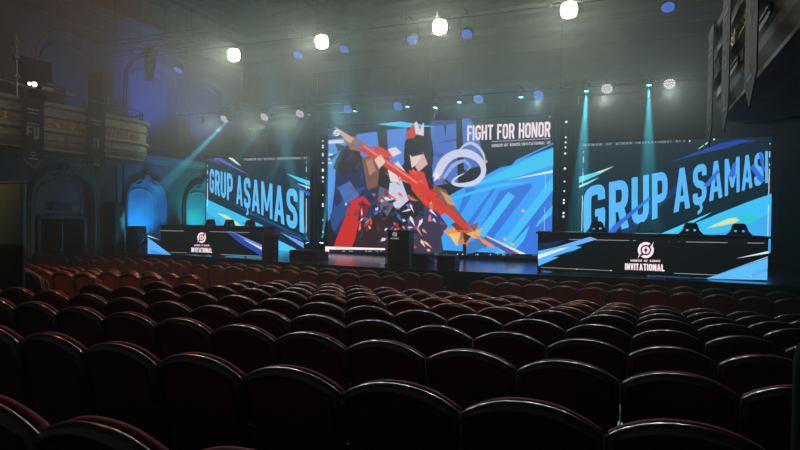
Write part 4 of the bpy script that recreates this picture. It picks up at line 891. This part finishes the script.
# ceiling lamps added out of view to light seats and balcony fronts
def ceiling_fill(label, loc, target, pw, col, ang):
    t = thing('fill_lamp', label, 'added light', loc); b = MB(); b.cyl((0, 0, 0), (0, 0, .2), .16, n=16); b.cyl((0, 0, .2), (0, 0, CZ + .1 - loc[2]), .01, n=6); b.build('housing', black, t)
    b = MB(); b.cyl((0, 0, -.005), (0, 0, -.012), .13, n=16); b.build('lens', glow((255, 190, 130), 3), t)
    spot((loc[0], loc[1], loc[2] - .03), target, pw, col, ang, .9, .15, 'fill_light')
ceiling_fill('added unseen ceiling lamp aimed along the left stalls', (-9.5, -.5, 9.6), (-10.2, 11.2, .7), 4200, (255, 168, 108), 42)
ceiling_fill('added unseen ceiling lamp aimed along the middle of the stalls', (-2.5, -1, 9.6), (-2.5, 11.5, .7), 2600, (255, 168, 108), 34)
ceiling_fill('added unseen ceiling lamp high over the left seats', (-12.0, 9.5, 9.8), (-7.5, 5.0, .9), 900, (255, 140, 90), 60)

ceiling_fill('added unseen ceiling lamp aimed across at the left balcony front', (-6.5, 3.0, 10.2), (-15, 10.5, 4.9), 480, (255, 236, 205), 55)
ceiling_fill('added unseen ceiling lamp aimed across at the right balcony front', (-6.5, 5.5, 10.2), (1.1, 7.5, 4.8), 110, (255, 240, 220), 50)
# ------------------------------------------------------------------ theatre seats
velvet = mat('red_velvet', (126, 30, 22), .85, noise=.15, nscale=25)
shell = mat('maroon_back_panel', (84, 38, 26), .6, noise=.15, nscale=12)
railm = mat('varnished_rail', (50, 42, 38), .3, noise=.15, nscale=12, coat=1.0)
def outline(hw=.266, z0=.36, zt=.955, rise=.082, n=14):
    pts = [(-hw, z0), (-hw, (z0 + zt) / 2)]
    for i in range(n + 1):
        s = -1 + 2 * i / n; x = hw * math.copysign(abs(s) ** .9, s)
        z = zt - rise * abs(s) ** 2.0
        pts.append((x * (1 if abs(s) < 1 else 1), z))
    return pts + [(hw, (z0 + zt) / 2), (hw, z0)]
def lean(x, y, z): return (x, y + .07 - .13 * (z - .36) / .59, z)
def theatre_seat():
    t = thing('theatre_seat', 'x', 'seat', group='theatre seats in the stalls'); ks = []
    ol = outline(); n = len(ol)
    def slab(name, y0, y1, ins0, ins1, m, crown=0.0, levels=None):
        b = MB(); lv = levels or [(y0, ins0), (y1, ins1)]; vs = []
        for y, ins in lv:
            for x, z in ol: vs.append(lean(x * (1 - max(ins, .003) / .266), y, .36 + ins + (z - .36) * (1 - 2 * ins / .59)))
        fs = []
        for l in range(len(lv) - 1):
            for i in range(n): j = (i + 1) % n; fs.append((l * n + i, l * n + j, (l + 1) * n + j, (l + 1) * n + i))
        b.add(vs, fs, 0, True); b.add(vs[:n], [tuple(range(n))]); b.add(vs[-n:], [tuple(range(n - 1, -1, -1))])
        o = b.build(name, m, t); ks.append(o); return o
    slab('back_panel', 0, 0, 0, 0, shell, levels=[(-.018, .03), (-.012, .012), (0.0, .008), (.012, .008)])
    slab('backrest', 0, 0, 0, 0, velvet, levels=[(.01, .004), (.028, -.006), (.048, -.006), (.064, .012), (.07, .04), (.072, .09)])
    # varnished rail wrapping the top of the back
    arc = ol[1:-1]; path = []
    for i, (x, z) in enumerate(arc):
        a_ = arc[max(0, i - 1)]; c = arc[min(len(arc) - 1, i + 1)]; tg = Vector((c[0] - a_[0], c[1] - a_[1])).normalized()
        path.append((lean(x, -.002, z), (-tg.y, 0, tg.x), (0, 1, 0)))
    b = MB(); b.sweep(path, [(-.036, -.02), (-.035, -.034), (-.022, -.035), (-.006, -.027), (.005, -.014), (.008, -.002), (.004, .008), (-.02, .009)], smooth=True); ks.append(b.build('top_rail', railm, t))
    b = MB(); b.bevbox((-.235, 0, 0), (.235, .09, .4), .03, 0, Matrix.Translation((0, .13, .42)) @ Matrix.Rotation(.22, 4, 'X')); ks.append(b.build('seat', velvet, t))
    for s in (-1, 1):
        b = MB(); x0, x1 = sorted((s * .2595, s * .2725)); b.box((x0, .02, 0), (x1, .3, .6)); b.box((x0, -.03, 0), (x1, .34, .03)); ks.append(b.build('side_frame', black, t))
        b = MB(); x0, x1 = sorted((s * .2585, s * .2745)); b.bevbox((x0, .0, .6), (x1, .36, .63), .006); ks.append(b.build('armrest', railm, t))
    return kids(t, ks)
proto = theatre_seat()
ONES = ['', 'first', 'second', 'third', 'fourth', 'fifth', 'sixth', 'seventh', 'eighth', 'ninth', 'tenth', 'eleventh', 'twelfth', 'thirteenth', 'fourteenth', 'fifteenth', 'sixteenth', 'seventeenth', 'eighteenth', 'nineteenth', 'twentieth']
def ordinal(n): return ONES[n] if n <= 20 else ('thirtieth' if n == 30 else ('twenty-' if n < 30 else 'thirty-') + ONES[n % 10])
RANGE = {0: [(-5, -2)], 1: [(-7, 1)], 2: [(-10, 1)], 3: [(-13, 2)], 4: [(-12, 2)], 5: [(-18, -17), (-12, 3)], 6: [(-20, -17), (-11, 3)], 7: [(-23, -16), (-12, 3)], 8: [(-25, -16), (-12, 4)]}
rows = []
for r in range(9):
    seats = []
    ph = PHI if r >= 3 else 0.0
    for k0, k1 in RANGE[r]:
        for k in range(k0, k1 + 1):
            s = (k + .5) * .55; seats.append((RX[r] + s * math.cos(ph), RY[r] + .06 + s * math.sin(ph), RZ[r], ph))
    rows.append(seats)
for (x0, y0, ph, runs) in ((-10.563, 11.45, .016, [(-12.45, -1.45), (0, 10), (13.75, 25)]), (-10.63, 12.26, .032, [(-13.3, -2.3), (.2, 11.2), (13.97, 25)])):
    seats = []
    for a_, c in runs:
        k = a_
        while k <= c + 1e-6:
            s = k * .55; seats.append((x0 + s * math.cos(ph), y0 + s * math.sin(ph), 0.0, ph)); k += 1
    rows.append(seats)
used = False; total = 0
for r, seats in enumerate(rows):
    vis = []
    for x, y, z, ph in sorted(seats):
        u, v = px((x, y, z + .9))
        if u < (20 if r >= 4 else -70) or u > 850 or x > RXW - .3: continue
        vis.append((x, y, z, ph))
    for i, (x, y, z, ph) in enumerate(vis):
        o = copy_tree(proto) if used else proto; used = True; total += 1
        o.location = (x, y, z); o.rotation_euler = (0, 0, ph)
        rn = 'nearest row' if r == 0 else '%s row from the camera' % ordinal(r + 1)
        o['label'] = 'dark red theatre seat, %s, %s seat in view from the left' % (rn, ordinal(i + 1))
print('seats', total)
